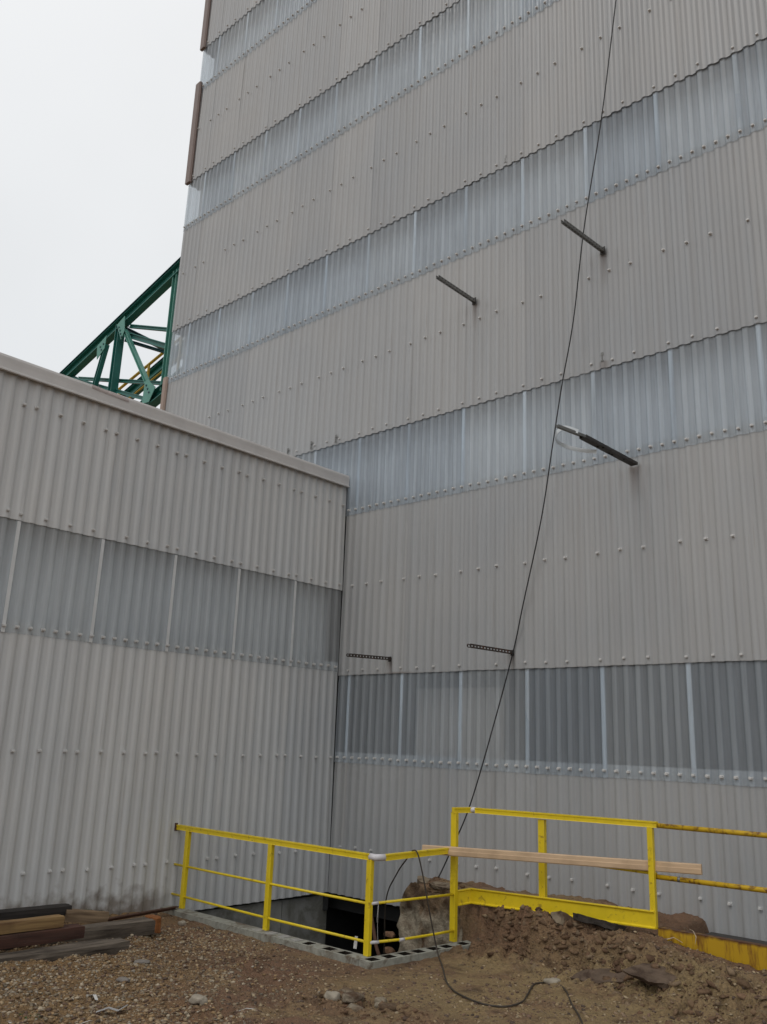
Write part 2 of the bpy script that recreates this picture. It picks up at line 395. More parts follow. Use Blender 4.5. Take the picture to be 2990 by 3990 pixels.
def height(x, y):
    x = np.asarray(x, float); y = np.asarray(y, float)
    d = np.maximum(0, -(y+3.35)); d = d - .5*np.clip(d, 0, .5)**2
    b = -.065 + .055*np.minimum(d, 12) + .045*np.clip(x-4.2, 0, 10)
    b = b + .06*np.exp(-np.maximum(x, 0)/.6)*sst((-3.2-y)/1.2)
    # bank held behind the toeboard and old platform edge
    wob = .16*fbm(x, y*0, 1.7, 3, 5)*2
    ye = np.interp(x, [3.9, 4.2, 5.4, 6.3, 7.0, 8.0, 11], [-1.46, -1.52, -1.55, -1.72, -2.0, -2.45, -2.6]) + wob*np.clip((x-3.9)/1, .3, 1.4)
    wd = np.interp(x, [4, 5.5, 6.6, 8], [.12, .28, .75, 1.1])
    H = np.interp(x, [3.9, 5.5, 6.45, 7.6, 9], [.41, .41, .405, .31, .26])
    s = sst((y-(ye-wd*.8))/wd)
    gate = sst((x-2.22)/.55)
    top = H + .05*fbm(x, y, 3.5, 4, 9)*2
    behind = sst((y+1.50)/.06)*sst((x-6.40)/.08)
    top = top*(1-behind)+.20*behind
    z = b*(1-s*gate)+top*s*gate
    z = z + .10*np.exp(-(((x-2.9)/.75)**2+((y+.75)/.35)**2)) * (fbm(x, y, 6, 3, 2)+.6)
    # loose clods, ruts and erosion
    near = sst((-3.5-y+.8*np.clip(x-4.2, 0, 4))/.8)
    rough = fbm(x, y, 2.3, 6, 3, .6)*.12 + fbm(x, y, 9, 4, 4, .65)*.06 - .05*np.clip(fbm(x, y, 4.5, 4, 77, .6)-.06, 0, .2)*5
    rdg0 = 1-np.abs(fbm(x, y, 3.2, 4, 33, .6))*5
    rough = rough + .05*np.clip(rdg0, -.8, 1)*sst((x-3.9)/.4)*sst((y+4.2)/1.2)
    apron = sst((x-4.0)/.6)*sst((y+5.0)/.7)*sst((-2.2-y)/.4)
    amp = .35+.65*np.clip(near+s*.9, 0, 1); amp = amp*(1-.6*sst((y+1.9)/.3)*sst((x-6.2)/.3)); amp = amp*(1-.72*apron*(1-s))
    z = z + rough*amp
    bk_ = sst((x-3.95)/.3)*np.exp(-((y-ye+.25)/.45)**2)*(1-.7*sst((y+1.85)/.2)*sst((x-6.2)/.3))
    rj = 1-np.abs(fbm(x, y, 3.4, 5, 51, .6))*7
    z = z + bk_*(.07*np.clip(rj, -1, 1)+.05*np.clip(fbm(x, y, 7, 4, 52, .6)*6, -1, 1))
    clod = np.exp(-(((x-5.15)/.55)**2+((y+4.75)/.32)**2))
    rdg = 1-np.abs(fbm(x, y, 5, 4, 12))*6
    z = z + clod*.10*np.clip(rdg, -.6, 1)
    cr = np.abs(y+4.1-.5*(x-6.0)+.25*fbm(x, y, 2, 4, 21)*2)
    z = z - .035*np.exp(-(cr/.03)**2)*sst((x-5.6)/.3)*sst((7.4-x)/.3)
    far = sst((np.hypot(x-5, y+5)-14)/10)
    return z*(1-far)+far*.35

pit_poly = [(-.4, -3.10), (3.88, -3.10), (4.02, -1.60), (3.45, -1.18), (2.85, -1.08), (2.44, -.95), (2.32, -.55), (2.42, .2), (2.7, 6.5), (-.4, 6.5)]
def in_poly(x, y, P):
    r = np.zeros(x.shape, bool); n = len(P)
    for i in range(n):
        x1, y1 = P[i]; x2, y2 = P[(i+1) % n]
        if y1 == y2: continue
        c = ((y1 > y) != (y2 > y)) & (x < (x2-x1)*(y-y1)/(y2-y1)+x1); r ^= c
    return r
def grid_mesh(name, xs, ys, zf, mat, hole=None, smooth=True):
    X, Y = np.meshgrid(xs, ys); Z = zf(X, Y); ny, nx = X.shape
    co = np.stack([X, Y, Z], -1).reshape(-1, 3)
    i = np.arange(ny*nx).reshape(ny, nx)
    q = np.stack([i[:-1, :-1], i[:-1, 1:], i[1:, 1:], i[1:, :-1]], -1).reshape(-1, 4)
    if hole is not None:
        cx = co[q, 0].mean(1); cy = co[q, 1].mean(1); q = q[~hole(cx, cy)]
    me = bpy.data.meshes.new(name); me.vertices.add(len(co)); me.vertices.foreach_set('co', co.ravel().astype(np.float32))
    me.loops.add(q.size); me.loops.foreach_set('vertex_index', q.ravel().astype(np.int32))
    me.polygons.add(len(q)); me.polygons.foreach_set('loop_start', np.arange(0, q.size, 4, dtype=np.int32))
    me.polygons.foreach_set('loop_total', np.full(len(q), 4, np.int32))
    me.polygons.foreach_set('use_smooth', np.full(len(q), smooth))
    me.update(calc_edges=True); me.validate()
    return link(name, me, mat)
fx = np.concatenate([[-400, -150, -60, -25, -12, -6, -3, -1.2, -.4], np.arange(-.2, 2.0, .06), np.arange(2.0, 8.9, .024), np.arange(8.9, 14, .12), [15, 18, 24, 40, 90, 200, 400]])
fy = np.concatenate([[-400, -150, -60, -30, -20, -16], np.arange(-14, -8.0, .12), np.arange(-8.0, -1.2, .024), np.arange(-1.2, .6, .06), [1, 2, 4, 8, 16, 40, 100, 250, 400]])
ground = grid_mesh('ground', fx, fy, height, mt_soil, lambda a, b: in_poly(a, b, pit_poly))
tag(ground, kind='structure')

# eroded earth / broken concrete face on the far right side of the pit
def strip_face(name, path, z0, ztop, nz, mat, amp, kind=None):
    pts = spline([(a, b, 0) for a, b in path], 26); n = len(pts); co = []
    for k in range(nz+1):
        for i, p in enumerate(pts):
            zt = ztop(p.x, p.y); z = z0+(zt-z0)*k/nz
            q = Vector((p.x, p.y, z)); nrm = mnoise.noise_vector(q*2.2)*amp + mnoise.noise_vector(q*7)*amp*.55 + mnoise.noise_vector(q*20)*amp*.22
            f = 1 if k < nz else .4
            co.append((q.x+nrm.x*f, q.y+nrm.y*f, q.z+(nrm.z*.5 if k < nz else .01)))
    faces = [(k*n+i, k*n+i+1, (k+1)*n+i+1, (k+1)*n+i) for k in range(nz) for i in range(n-1)]
    me = bpy.data.meshes.new(name); me.from_pydata(co, [], faces); me.update()
    for p in me.polygons: p.use_smooth = True
    return link(name, me, mat)
bank = strip_face('earth_face', [(2.72, 6.0), (2.55, 2.0), (2.42, .2), (2.30, -.55), (2.42, -.97), (2.85, -1.10), (3.45, -1.20), (4.06, -1.60)], -2.6,
                  lambda a, b: float(height(a, b))+.02, 80, mt_bank, .095)
tag(bank, kind='structure')
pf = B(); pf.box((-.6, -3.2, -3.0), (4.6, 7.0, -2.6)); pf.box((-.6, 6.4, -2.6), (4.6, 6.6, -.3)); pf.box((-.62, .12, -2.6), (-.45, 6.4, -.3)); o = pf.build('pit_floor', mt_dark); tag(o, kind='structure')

# ------------------------------------------------------------------ corrugated sheets
P_ = 1.22/7
prof1 = [(0, 1), (.013, .99), (.024, .91), (.034, .66), (.044, .34), (.054, .12), (.064, .02), (.074, 0), (.0872, 0)]
RD = .032
RK = {'x': 1.0, 'n': 1.0, 'y': .64}
def ridge(u):
    """outward offset of the profile at u (distance from a ridge centre)"""
    t = abs((u+P_/2) % P_ - P_/2)
    for (a, da), (b, db) in zip(prof1, prof1[1:]):
        if t <= b: return RD*(da+(db-da)*(t-a)/(b-a))
    return 0.
def sheet_us(u0, u1, s0):
    us = {round(u0, 5), round(u1, 5)}
    k0 = int(math.floor((u0-s0)/P_))-1; k1 = int(math.ceil((u1-s0)/P_))+1
    for k in range(k0, k1+1):
        for a, _ in prof1:
            for sgn in (-1, 1):
                u = s0+k*P_+sgn*a
                if u0 < u < u1: us.add(round(u, 5))
    return sorted(us)
def sheet_mesh(u0, u1, s0, z0, z1, lap, axis, nz=5, jit=0., seed=0, rk=1.):
    """axis 'x': wall along x, outward -y ; axis 'y': wall along y, outward +x ; axis 'n': wall along y outward -x"""
    us = sheet_us(u0, u1, s0); co = []; r = random.Random(seed); ph = r.random()*9
    zs = [z0+(z1-z0)*k/nz for k in range(nz+1)]
    for k, z in enumerate(zs):
        f = 1-k/nz
        for u in us:
            d = -.018 + ridge(u-s0)*RK[axis]*rk + lap*f + .0025*(u-u0)/(max(.1, u1-u0)) + jit*mnoise.noise(Vector((u*2.2+ph, z*.9, seed*.37)))
            if k == 0: d += .004*mnoise.noise(Vector((u*3+ph, 0, 3)))
            zz = z + (.006*mnoise.noise(Vector((u*1.3+ph, 5, 0))) if k == 0 else 0)
            co.append((u, -d, zz) if axis == 'x' else ((d, u, zz) if axis == 'y' else (-6.62-d, u, zz)))
    n = len(us)
    fc = []
    for k in range(nz):
        for i in range(n-1):
            q = (k*n+i, k*n+i+1, (k+1)*n+i+1, (k+1)*n+i)
            fc.append(q if axis in 'xn' else q)
    return co, fc
def add_sheet(name, mat, parent, *a, **k):
    co, fc = sheet_mesh(*a, **k); off = wloc(parent)
    co = [(c[0]-off.x, c[1]-off.y, c[2]-off.z) for c in co]
    me = bpy.data.meshes.new(name); me.from_pydata(co, [], fc); me.update()
    for p in me.polygons: p.use_smooth = True
    return link(name, me, mat, parent)

tower = empty('tower_building', (3.7, 5, -.11), 'tall tower block clad in beige corrugated sheets with stacked translucent bands', 'building')
lowb = empty('annex_building', (-3, -7, -.11), 'low beige corrugated annex with one translucent band and a plain roof fascia, at left', 'building')

OV = .17
T = [3.45, 7.885, 12.27, 16.655, 21.03]; Bz = [1.975, 6.385, 10.815, 15.18, 19.56]
s0R = .28
rows_op = [(-.11, Bz[0]+OV)] + [(T[i], Bz[i+1]+OV) for i in range(4)] + [(T[4], 26.0)]
rows_tr = [(Bz[i], T[i]+.16) for i in range(5)]
sd_i = 0
for k in range(-6, 11):
    a = s0R+k*1.22; b = a+1.22
    u0 = a-.030; u1 = b+.038
    for j, (z0, z1) in enumerate(rows_op):
        q0, q1 = u0, u1
        lim = -6.62 if j >= 2 else .0
        if q1 < lim+.05: continue
        q0 = max(q0, lim)
        sd_i += 1
        add_sheet('cladding_sheet', mt_clad, tower, q0, min(q1, 13.6), a, z0 + (random.uniform(-.006, .006) if j else 0), z1, .021, 'x', jit=.006, seed=sd_i)
    for j, (z0, z1) in enumerate(rows_tr):
        q0, q1 = u0, u1
        lim = -6.62 if j >= 2 else (-3.0 if j == 1 else .0)
        if q1 < lim+.05: continue
        q0 = max(q0, lim)
        sd_i += 1
        add_sheet('translucent_sheet', mt_trans, tower, q0, min(q1, 13.6), a, z0+random.uniform(-.004, .004), z1, .013, 'x', jit=.005, seed=sd_i, rk=1.0)
mt_joint_low = simple('milky_seam_brightener', (.66, .67, .67, 1), .5, .4, .10, 5)
mt_joint = simple('white_seam_brightener', (.74, .75, .76, 1), .5, .4, .06, 5)
for j, (z0, z1) in enumerate(rows_tr):  # pale strips added to brighten the lapped seams of the tower bands
    for k in range(-5, 11):
        a = s0R+k*1.22
        if a < (-6.5 if j >= 2 else (-2.9 if j == 1 else .1)) or a > 13: continue
        b = B(); b.box((a-.026, .0030-.010, z0+.02), (a+.026, .0055-.010, z1-.02)); b.build('added_seam_strip', mt_joint, tower)
for xx, zz in ((-1.05, 8.02), (-1.75, 8.02), (-.35, 8.0), (5.34, 8.06), (3.6, 12.4)):
    b = B(); b.box((xx-.022, -.036, zz+.02), (xx+.022, -.030, zz+.075)); b.box((xx-.006, -.045, zz-.06), (xx+.006, -.03, zz+.02)); b.box((xx-.022, -.042, zz-.075), (xx+.022, -.03, zz-.055)); b.build('missing_cap_clip', mt_steel, tower)
# left end wall of the tower (faces -x): one sheet run per storey
for j, (z0, z1) in enumerate(rows_op[1:]):
    add_sheet('end_cladding', mt_clad, tower, .03, 10.0, .15, z0, z1, .013, 'n', seed=900+j)
for j, (z0, z1) in enumerate(rows_tr[1:]):
    add_sheet('end_translucent_strip', mt_trans, tower, .03, 10.0, .15, z0, z1, .013, 'n', seed=950+j)
# body behind: far walls, roof, floor slab, core
b = B(); b.box((-6.62, .1, -.4), (-6.55, 9.88, 3.6)); b.box((13.2, .05, -.3), (13.6, .12, 1.0)); b.build('base_wall', mt_clad, tower)
b = B(); b.box((-6.6, 9.9, -.4), (13.6, 10.1, 26)); b.box((13.5, .1, -.4), (13.65, 9.88, 26)); b.build('rear_wall', mt_clad, tower)
b = B(); b.box((-6.75, -.12, 26.0), (13.75, 10.2, 26.25)); b.build('roof', mt_roof, tower)
b = B()
for z in (-.42, 4.3, 8.95, 13.3, 17.7, 22.0): b.box((-6.42, .34, z), (13.4, 9.85, z+.2))
b.build('floor_slab', mt_dark, tower)
b = B(); b.box((-6.42, .28, 4.55), (13.0, .32, 25.9)); b.build('added_pale_backing', simple('pale_bounce_backing', (.58, .60, .62, 1), .8, .2, .1, 2), tower)  # unseen pale backing added to brighten the upper bands
b = B(); b.box((-6.4, 1.5, -.2), (13.0, 1.62, 7.99)); b.build('inner_partition', mt_dark, tower)
b = B(); b.box((1.55, .35, 1.6), (3.3, .40, 3.22)); b.build('interior_panel', mt_panel, tower)
# corner flashings, lengths as seen: brown beside solid bands
for z0, z1, mt, xo in ((7.0, 10.98, mt_tan, 0), (16.62, 19.83, mt_brown, .06), (21.0, 26.0, mt_brown, .05)):
    b = B(); b.prism((-6.62, -.02, z0), (-6.62, -.02, z1), [(-.035, -.02), (.11+xo, -.02), (.13+xo, .03), (.10+xo, .07), (-.035, .06)], upv=(0, -1, 0))
    b.build('corner_flashing', mt, tower)

# low building
TL, BL = 4.98, 3.51; s0L = -1.17
rowsL = [('cladding_sheet', mt_clad_low, -.11, BL+OV), ('translucent_sheet', mt_trans_low, BL, TL+.16), ('cladding_sheet', mt_clad_low, TL, 7.0)]
PL = 1.2275
for k in range(-9, 2):
    a = s0L+k*PL; bb = a+PL
    if a > -.03: continue
    for nm, mt, z0, z1 in rowsL:
        sd_i += 1
        add_sheet(nm, mt, lowb, a-.038, min(bb+.03, -.012), a, z0+(random.uniform(-.005, .005) if z0 > 0 else 0), z1, .021 if nm[0] == 'c' else .012, 'y', jit=.006, seed=sd_i)
for k in range(-8, 2):
    a = s0L+k*PL
    if a < -.2: b = B(); b.box((.0235, a-.026, BL+.0), (.0250, a+.024, TL-.012)); b.build('added_seam_strip', mt_joint_low, lowb)  # added surface strip, makes the annex seams read brighter
b = B(); b.box((-.36, -12.0, 3.3), (-.32, -.04, 5.3)); b.build('added_pale_backing', simple('grey_bounce_backing', (.74, .75, .75, 1), .8, .2, .1, 2), lowb)  # pale backing added behind the sheets to lift the annex band
b = B(); b.box((-6.6, -12.25, -.4), (-6.45, -.06, 7.0)); b.box((-6.4, -12.28, -.4), (-.02, -12.15, 7.0)); b.build('rear_wall', mt_clad_low, lowb)
b = B(); b.box((-6.44, .0, -.4), (-.03, .05, 7.0)); b.build('party_wall', mt_dark, lowb)
b = B(); b.box((-6.7, -12.35, 7.0), (-.02, -.05, 7.12)); b.build('roof', mt_roof, lowb)
b = B(); b.box((-6.4, -12.1, -.45), (-.35, .0, -.25)); b.box((-1.3, -12.1, -.2), (-1.2, -.1, 6.9)); b.build('floor_slab', mt_dark, lowb)
# gutter-like fascia with a rounded nose and a small drip lip
b = B()
b.prism((0, -12.3, 7.05), (0, -.03, 7.05), [(-.03, .12), (.03, .12), (.062, .105), (.074, .07), (.070, .0), (.070, -.085), (.088, -.10), (.088, -.12), (.040, -.12), (.036, -.085), (.036, .09), (-.03, .09)], upv=(0, 0, 1))
b.build('fascia', mt_flash, lowb)
b = B(); b.prism((.0, -5.35, 7.12), (0, -4.75, 7.10), [(.03, .055), (.068, .04), (.081, .005), (.078, -.02), (.066, .0)], upv=(0, 0, 1)); b.build('peeling_strip', simple('peeling_pink_strip', (.46, .40, .38, 1), .6), lowb)
b = B(); b.box((-.52, -12.0, -2.95), (-.10, -.92, -.16)); b.box((-.52, -.90, -2.95), (-.11, .10, -.17)); b.rough(.006, 4); b.build('foundation_wall', mt_con, lowb)

# ------------------------------------------------------------------ bolt caps
def cap_mesh():
    bm = bmesh.new()
    bmesh.ops.create_cube(bm, size=1, matrix=Matrix.Translation((0, -.018, 0)) @ Matrix.Diagonal((.040, .042, .032, 1)))
    bmesh.ops.bevel(bm, geom=bm.edges[:], offset=.006, segments=2, affect='EDGES')
    bmesh.ops.create_cube(bm, size=1, matrix=Matrix.Translation((0, .003, 0)) @ Matrix.Diagonal((.052, .007, .044, 1)))
    me = bpy.data.meshes.new('bolt_cap'); bm.to_mesh(me); bm.free(); me.materials.append(mt_cap); return me
cap = cap_mesh(); CAMP = Vector((10.95, -10.90, 2.30))
def caps(parent, lst, axis):
    lst.sort(key=lambda p: (Vector(p)-CAMP).length); off = wloc(parent)
    rz = 0 if axis == 'x' else math.pi/2
    for p in lst[:100]:
        o_ = bpy.data.objects.new('bolt_cap', cap); C.objects.link(o_); o_.parent = parent
        o_.location = Vector(p)-off; o_.rotation_euler = (0, random.uniform(-.12, .12), rz)
    if lst[100:]:
        bm = bmesh.new()
        for p in lst[100:]:
            t_ = bmesh.new(); t_.from_mesh(cap); bmesh.ops.transform(t_, matrix=Matrix.Translation(Vector(p)-off) @ Matrix.Rotation(rz, 4, 'Z'), verts=t_.verts)
            me_ = bpy.data.meshes.new('tmp'); t_.to_mesh(me_); t_.free(); bm.from_mesh(me_); bpy.data.meshes.remove(me_)
        me_ = bpy.data.meshes.new('bolt_caps'); bm.to_mesh(me_); bm.free()
        o_ = link('bolt_caps', me_, mt_cap, parent); o_['kind'] = 'stuff'
lst = []
hr = -(.032-.018+.012)
def vis(x, z):      # inside the part of the wall the photograph covers
    d = Vector((x, 0, z))-CAMP; c = Vector((d.dot(right), d.dot(up), d.dot(fwd)))
    return c.z > 0 and abs(c.x/c.z) < .48 and abs(c.y/c.z) < .63
for k in range(-40, 75):
    x_ = s0R+k*P_
    if x_ > 13: continue
    ph = k % 7
    for z_ in Bz:
        if (x_ > .05 or z_ > 8) and x_ > -6.55: lst.append((x_, hr, z_+.09+random.uniform(-.006, .006)))
    if ph in (0, 2, 4):
        for z_ in [.64]+[t+.09 for t in T]+[5.05, 9.46, 13.84, 18.24]:
            if (x_ > .05 or z_ > 7.9) and x_ > -6.5 and random.random() > .02: lst.append((x_, hr, z_+random.uniform(-.012, .012)))
lst = [p for p in lst if vis(p[0], p[2])]
caps(tower, lst, 'x')
lst = []
for k in range(-40, 7):
    y_ = s0L+k*PL/7
    if y_ > -.04: continue
    ph = k % 7
    if -6.6 < y_: lst.append((-hr, y_, BL+.09+random.uniform(-.006, .006)))
    if -6.6 < y_ and ph in (0, 2, 4, 6):
        for z_ in (.585, 2.065, TL+.09, 6.57):
            if z_ < .6 and y_ > -.5: continue
            if random.random() > .05: lst.append((-hr, y_, z_+random.uniform(-.012, .012)))
caps(lowb, lst, 'y')

# ------------------------------------------------------------------ block retaining wall round the pit
blk = empty('block_wall', (2.1, -3.19, -.2), 'low L-shaped concrete block wall with open cores around the edge of the pit', 'wall')
def block_run(p0, p1, wd, z1, cores, name, inset0=0):
    """solid run with rectangular open cores in its top"""
    p0 = Vector((*p0, 0)); p1 = Vector((*p1, 0)); d = (p1-p0); L = d.length; d.normalize(); n = Vector((-d.y, d.x, 0))
    us = [0]; 
    for c0, c1 in cores: us += [c0, c1]
    us.append(L); vs = [-wd/2, -wd/2+.035, wd/2-.035, wd/2]
    bm = bmesh.new(); g = {}; dark = []
    def V(u, v, z):
        k = (round(u, 4), round(v, 4), round(z, 3))
        if k not in g: g[k] = bm.verts.new(p0+d*u+n*v+Vector((0, 0, z)))
        return g[k]
    def F(*a): 
        try: return bm.faces.new(a)
        except ValueError: return None
    for i in range(len(us)-1):
        for j in range(3):
            a, b_, c, e_ = us[i], us[i+1], vs[j], vs[j+1]
            hole = j == 1 and i % 2 == 1
            if hole:
                zb = z1-.45
                dark.append(F(V(a, c, zb), V(b_, c, zb), V(b_, e_, zb), V(a, e_, zb)))
                for (q, r_) in (((a, c), (b_, c)), ((b_, c), (b_, e_)), ((b_, e_), (a, e_)), ((a, e_), (a, c))):
                    dark.append(F(V(*q, zb), V(*r_, zb), V(*r_, z1), V(*q, z1)))
            else: F(V(a, c, z1), V(b_, c, z1), V(b_, e_, z1), V(a, e_, z1))
    for i in range(len(us)-1):
        for v_ in (vs[0], vs[-1]): F(V(us[i], v_, z1), V(us[i+1], v_, z1), V(us[i+1], v_, -2.5), V(us[i], v_, -2.5))
    for u_ in (0, L):
        for j in range(3): F(V(u_, vs[j], z1), V(u_, vs[j+1], z1), V(u_, vs[j+1], -2.5), V(u_, vs[j], -2.5))
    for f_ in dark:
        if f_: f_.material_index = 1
    bmesh.ops.recalc_face_normals(bm, faces=bm.faces[:])
    off = wloc(blk)
    for v in bm.verts: v.co -= off
    me = bpy.data.meshes.new(name); bm.to_mesh(me); bm.free()
    return link(name, me, [mt_blk, mt_core], blk)
block_run((-.0, -3.20), (3.835, -3.20), .20, .0, [(2.88, 3.00), (3.22, 3.36), (3.47, 3.61)], 'front_course')
block_run((3.925, -3.30), (4.13, -1.52), .20, .0, [(.055, .19), (.30, .44), (.54, .68), (.755, .895), (1.01, 1.15), (1.22, 1.36), (1.52, 1.64)], 'side_course')
# mortar-filled cores in the left half, half filled ones next to them
for i, (xx, zz) in enumerate([(2.0, .004), (2.26, .008), (2.5, .007), (2.72, .006), (2.94, -.03), (3.29, -.05), (3.54, -.09)]):
    b = B(); b.box((xx-.055, -3.262, zz-.12), (xx+.055, -3.135, zz), 0); b.rough(.008, 9, 2); b.build('core_fill', mt_mortar if 1.9 < xx < 2.8 else mt_blk, blk)

# ------------------------------------------------------------------ yellow guardrails
def channel(p0, p1, wd, ht, name, mat, parent, upv=(0, 0, 1), lip=.006):
    b_ = B(); h = ht/2; w_ = wd/2
    b_.prism(p0, p1, [(-w_, -h), (-w_, h), (w_, h), (w_, h-.016), (w_-lip, h-.022), (w_-lip, -h+.006), (w_, -h)], upv=upv)
    return b_.build(name, mat, parent)
def post_(p0, p1, a, b_, name, parent, mat=None):
    q = B(); x0, y0, z0 = p0; z1 = p1
    q.prism((x0, y0, z0), (x0, y0, z1), [(-a/2, -b_/2), (a/2, -b_/2), (a/2, b_/2), (a/2-.012, b_/2+.004), (-a/2, b_/2)], upv=(0, -1, 0)); q.bevel(.002)
    return q.build(name, mat or mt_yel, parent)
def pipe(pts, r, name, mat, parent, seg=12):
    q = B(); q.tube(pts, r, seg); return q.build(name, mat, parent)
gr = empty('guardrail', (2.0, -3.11, 0), 'bright yellow three-rail guardrail around the pit, bent at the corner post', 'guardrail')
zt = 1.045
yA = -3.125
channel((.0, yA, zt), (3.80, yA+.01, zt-.005), .062, .066, 'top_rail', mt_yel, gr)
channel((3.925, yA+.11, zt-.005), (3.975, -1.78, zt+.01), .062, .066, 'top_rail', mt_yel, gr)
b = B(); b.tube([(3.79, yA+.01, zt-.002), (3.875, yA+.02, zt-.006), (3.925, yA+.12, zt-.004)], .038, 8); b.build('joint_tape', mt_tape, gr)
for px, py in ((.28, yA-.0), (2.07, yA), (3.80, yA+.01)):
    post_((px, py, 0.002), zt-.033, .075, .05, 'post', gr)
pipe([(.0, yA, .545), (1.0, yA, .541), (2.07, yA, .54), (3.80, yA, .545)], .0155, 'middle_rail', mt_yel, gr)
pipe([(.0, yA, .155), (1.0, yA, .146), (2.07, yA, .14), (3.80, yA, .145)], .0155, 'lower_rail', mt_yel, gr)
pipe([(3.83, yA+.03, .545), (3.95, -2.4, .55), (3.97, -1.72, .535)], .0155, 'middle_rail', mt_yel, gr)
pipe([(3.83, yA+.03, .14), (3.90, -2.62, .125), (3.96, -2.1, .125), (3.98, -1.72, .125)], .0155, 'lower_rail', mt_yel, gr)
for p, q in (((3.825, yA+.02, .545), (3.85, yA+.11, .547)), ((3.825, yA+.02, .14), (3.86, yA+.13, .137)), ((3.895, -2.68, .125), (3.905, -2.60, .125))):
    pipe([p, q], .0185, 'joint_tape', mt_tape, gr)
b = B(); b.box((.0, yA-.05, .995), (.016, yA+.05, 1.10)); b.build('wall_plate', mt_rust, gr)

pr = empty('guardrail', (5.2, -1.5, .0), 'bright yellow two-rail guardrail with a toeboard on the raised bank, right of the pit', 'guardrail')
Y2 = -1.475
post_((3.955, -1.73, .0), 1.50, .080, .055, 'post', pr)
b = B(); b.prism((3.955, -1.765, 1.525), (4.035, Y2+.0, 1.525), [(-.03, -.033), (-.03, .033), (.03, .033), (.03, .015), (.025, .01), (.025, -.028), (.03, -.033)]); b.build('top_rail', mt_yel, pr)
b = B(); b.tube([(4.03, Y2-.03, 1.527), (4.06, Y2, 1.527), (4.10, Y2, 1.527)], .036, 8); b.build('joint_tape', mt_tape, pr)
channel((4.10, Y2, 1.525), (6.545, Y2, 1.555), .060, .064, 'top_rail', mt_yel, pr)
post_((5.07, Y2+.02, .43), 1.49, .085, .055, 'post', pr)
b = B(); b.box((4.99, Y2-.06, .418), (5.15, Y2+.10, .43)); b.build('base_plate', mt_yel, pr)
post_((6.47, Y2-.015, .50), 1.52, .062, .05, 'post', pr)
pipe([(3.97, Y2+.01, 1.045), (5.3, Y2+.03, 1.05), (6.50, Y2+.035, 1.045)], .0165, 'middle_rail', mt_yel, pr)
def toe(p0, p1, ht, name, parent, mat):
    q = B(); h = ht/2
    q.prism(p0, p1, [(-.006, -h), (.022, -h), (.024, -h+.012), (.004, -h+.024), (.004, h-.030), (.024, h-.012), (.022, h), (-.006, h)], upv=(0, 0, 1)); return q.build(name, mat, parent)
toe((3.96, -1.70, .487), (4.055, Y2-.035, .511), .18, 'toeboard', pr, mt_yel)
toe((4.055, Y2-.035, .511), (6.49, Y2-.035, .590), .18, 'toeboard', pr, mt_yel)

old = empty('pipe_railing', (7.5, -1.45, .0), 'old yellow pipe railing with rust chips, running off to the right edge', 'railing')
pipe([(6.53, Y2+.02, 1.545), (8.0, Y2+.02, 1.548), (12.2, Y2+.02, 1.55)], .0265, 'top_pipe', mt_yelrust, old, 14)
pipe([(6.49, Y2+.04, 1.015), (8.0, Y2+.04, 1.027), (12.2, Y2+.04, 1.03)], .0265, 'middle_pipe', mt_yelrust, old, 14)
for xx in (9.0, 11.6): pipe([(xx, Y2+.03, .5), (xx, Y2+.03, 1.54)], .024, 'post', mt_yelrust, old)
b = B(); b.tube([(6.735, Y2+.04, 1.017), (6.765, Y2+.04, 1.017)], .0285, 12); b.build('coupling', mt_steel, old)
edge = empty('platform_edge', (8, -1.43, .3), 'old yellow steel platform edge with rust runs, half buried in soil at right', 'steel edge')
mye = M('rust_streaked_yellow_steel', .5, .4)
p = mye.worldpos(); mp = mye.n.new('ShaderNodeMapping'); mp.inputs['Scale'].default_value = (9, 9, 1.6); mye.L(p, mp.inputs[0])
st = mye.noise(1, 5, .7, mp.outputs[0]); sp = mye.n.new('ShaderNodeSeparateXYZ'); mye.L(p, sp.inputs[0])
c = mye.mix(mye.rng(st, .52, .68), (.50, .30, .012, 1), (.16, .055, .014, 1))
c = mye.mix(mye.rng(mye.math('ADD', sp.outputs[2], mye.math('MULTIPLY', mye.noise(14, 4, .6, p), .06)), .515, .545), c, (.09, .035, .015, 1)); mye.color(c)
b = B(); b.box((6.50, Y2+.0, .08), (12.5, Y2+.012, .515)); b.box((6.50, Y2+.014, .503), (12.5, Y2+.09, .513)); b.build('web_plate', mye.m, edge)
b = B(); b.box((6.50, Y2+.10, .26), (12.5, -.06, .30)); b.build('deck_plate', mt_steeldark, edge)

# ------------------------------------------------------------------ long tan board lying across the rails
b = B(); pl0 = Vector((3.62, -1.94, 1.035)); pl1 = Vector((6.97, -1.36, 1.135))
prof = [(-.02, -.050), (.030, -.050), (.036, -.040), (.036, .004), (.030, .008), (.029, .014), (.026, .046), (.018, .055), (-.02, .055)]
b.prism(pl0, pl1, prof, mi=0)
pk = b.build('wood_plank', [mt_plank]); tag(pk, 'long fresh tan board with a moulded edge lying across the yellow rails', 'board')

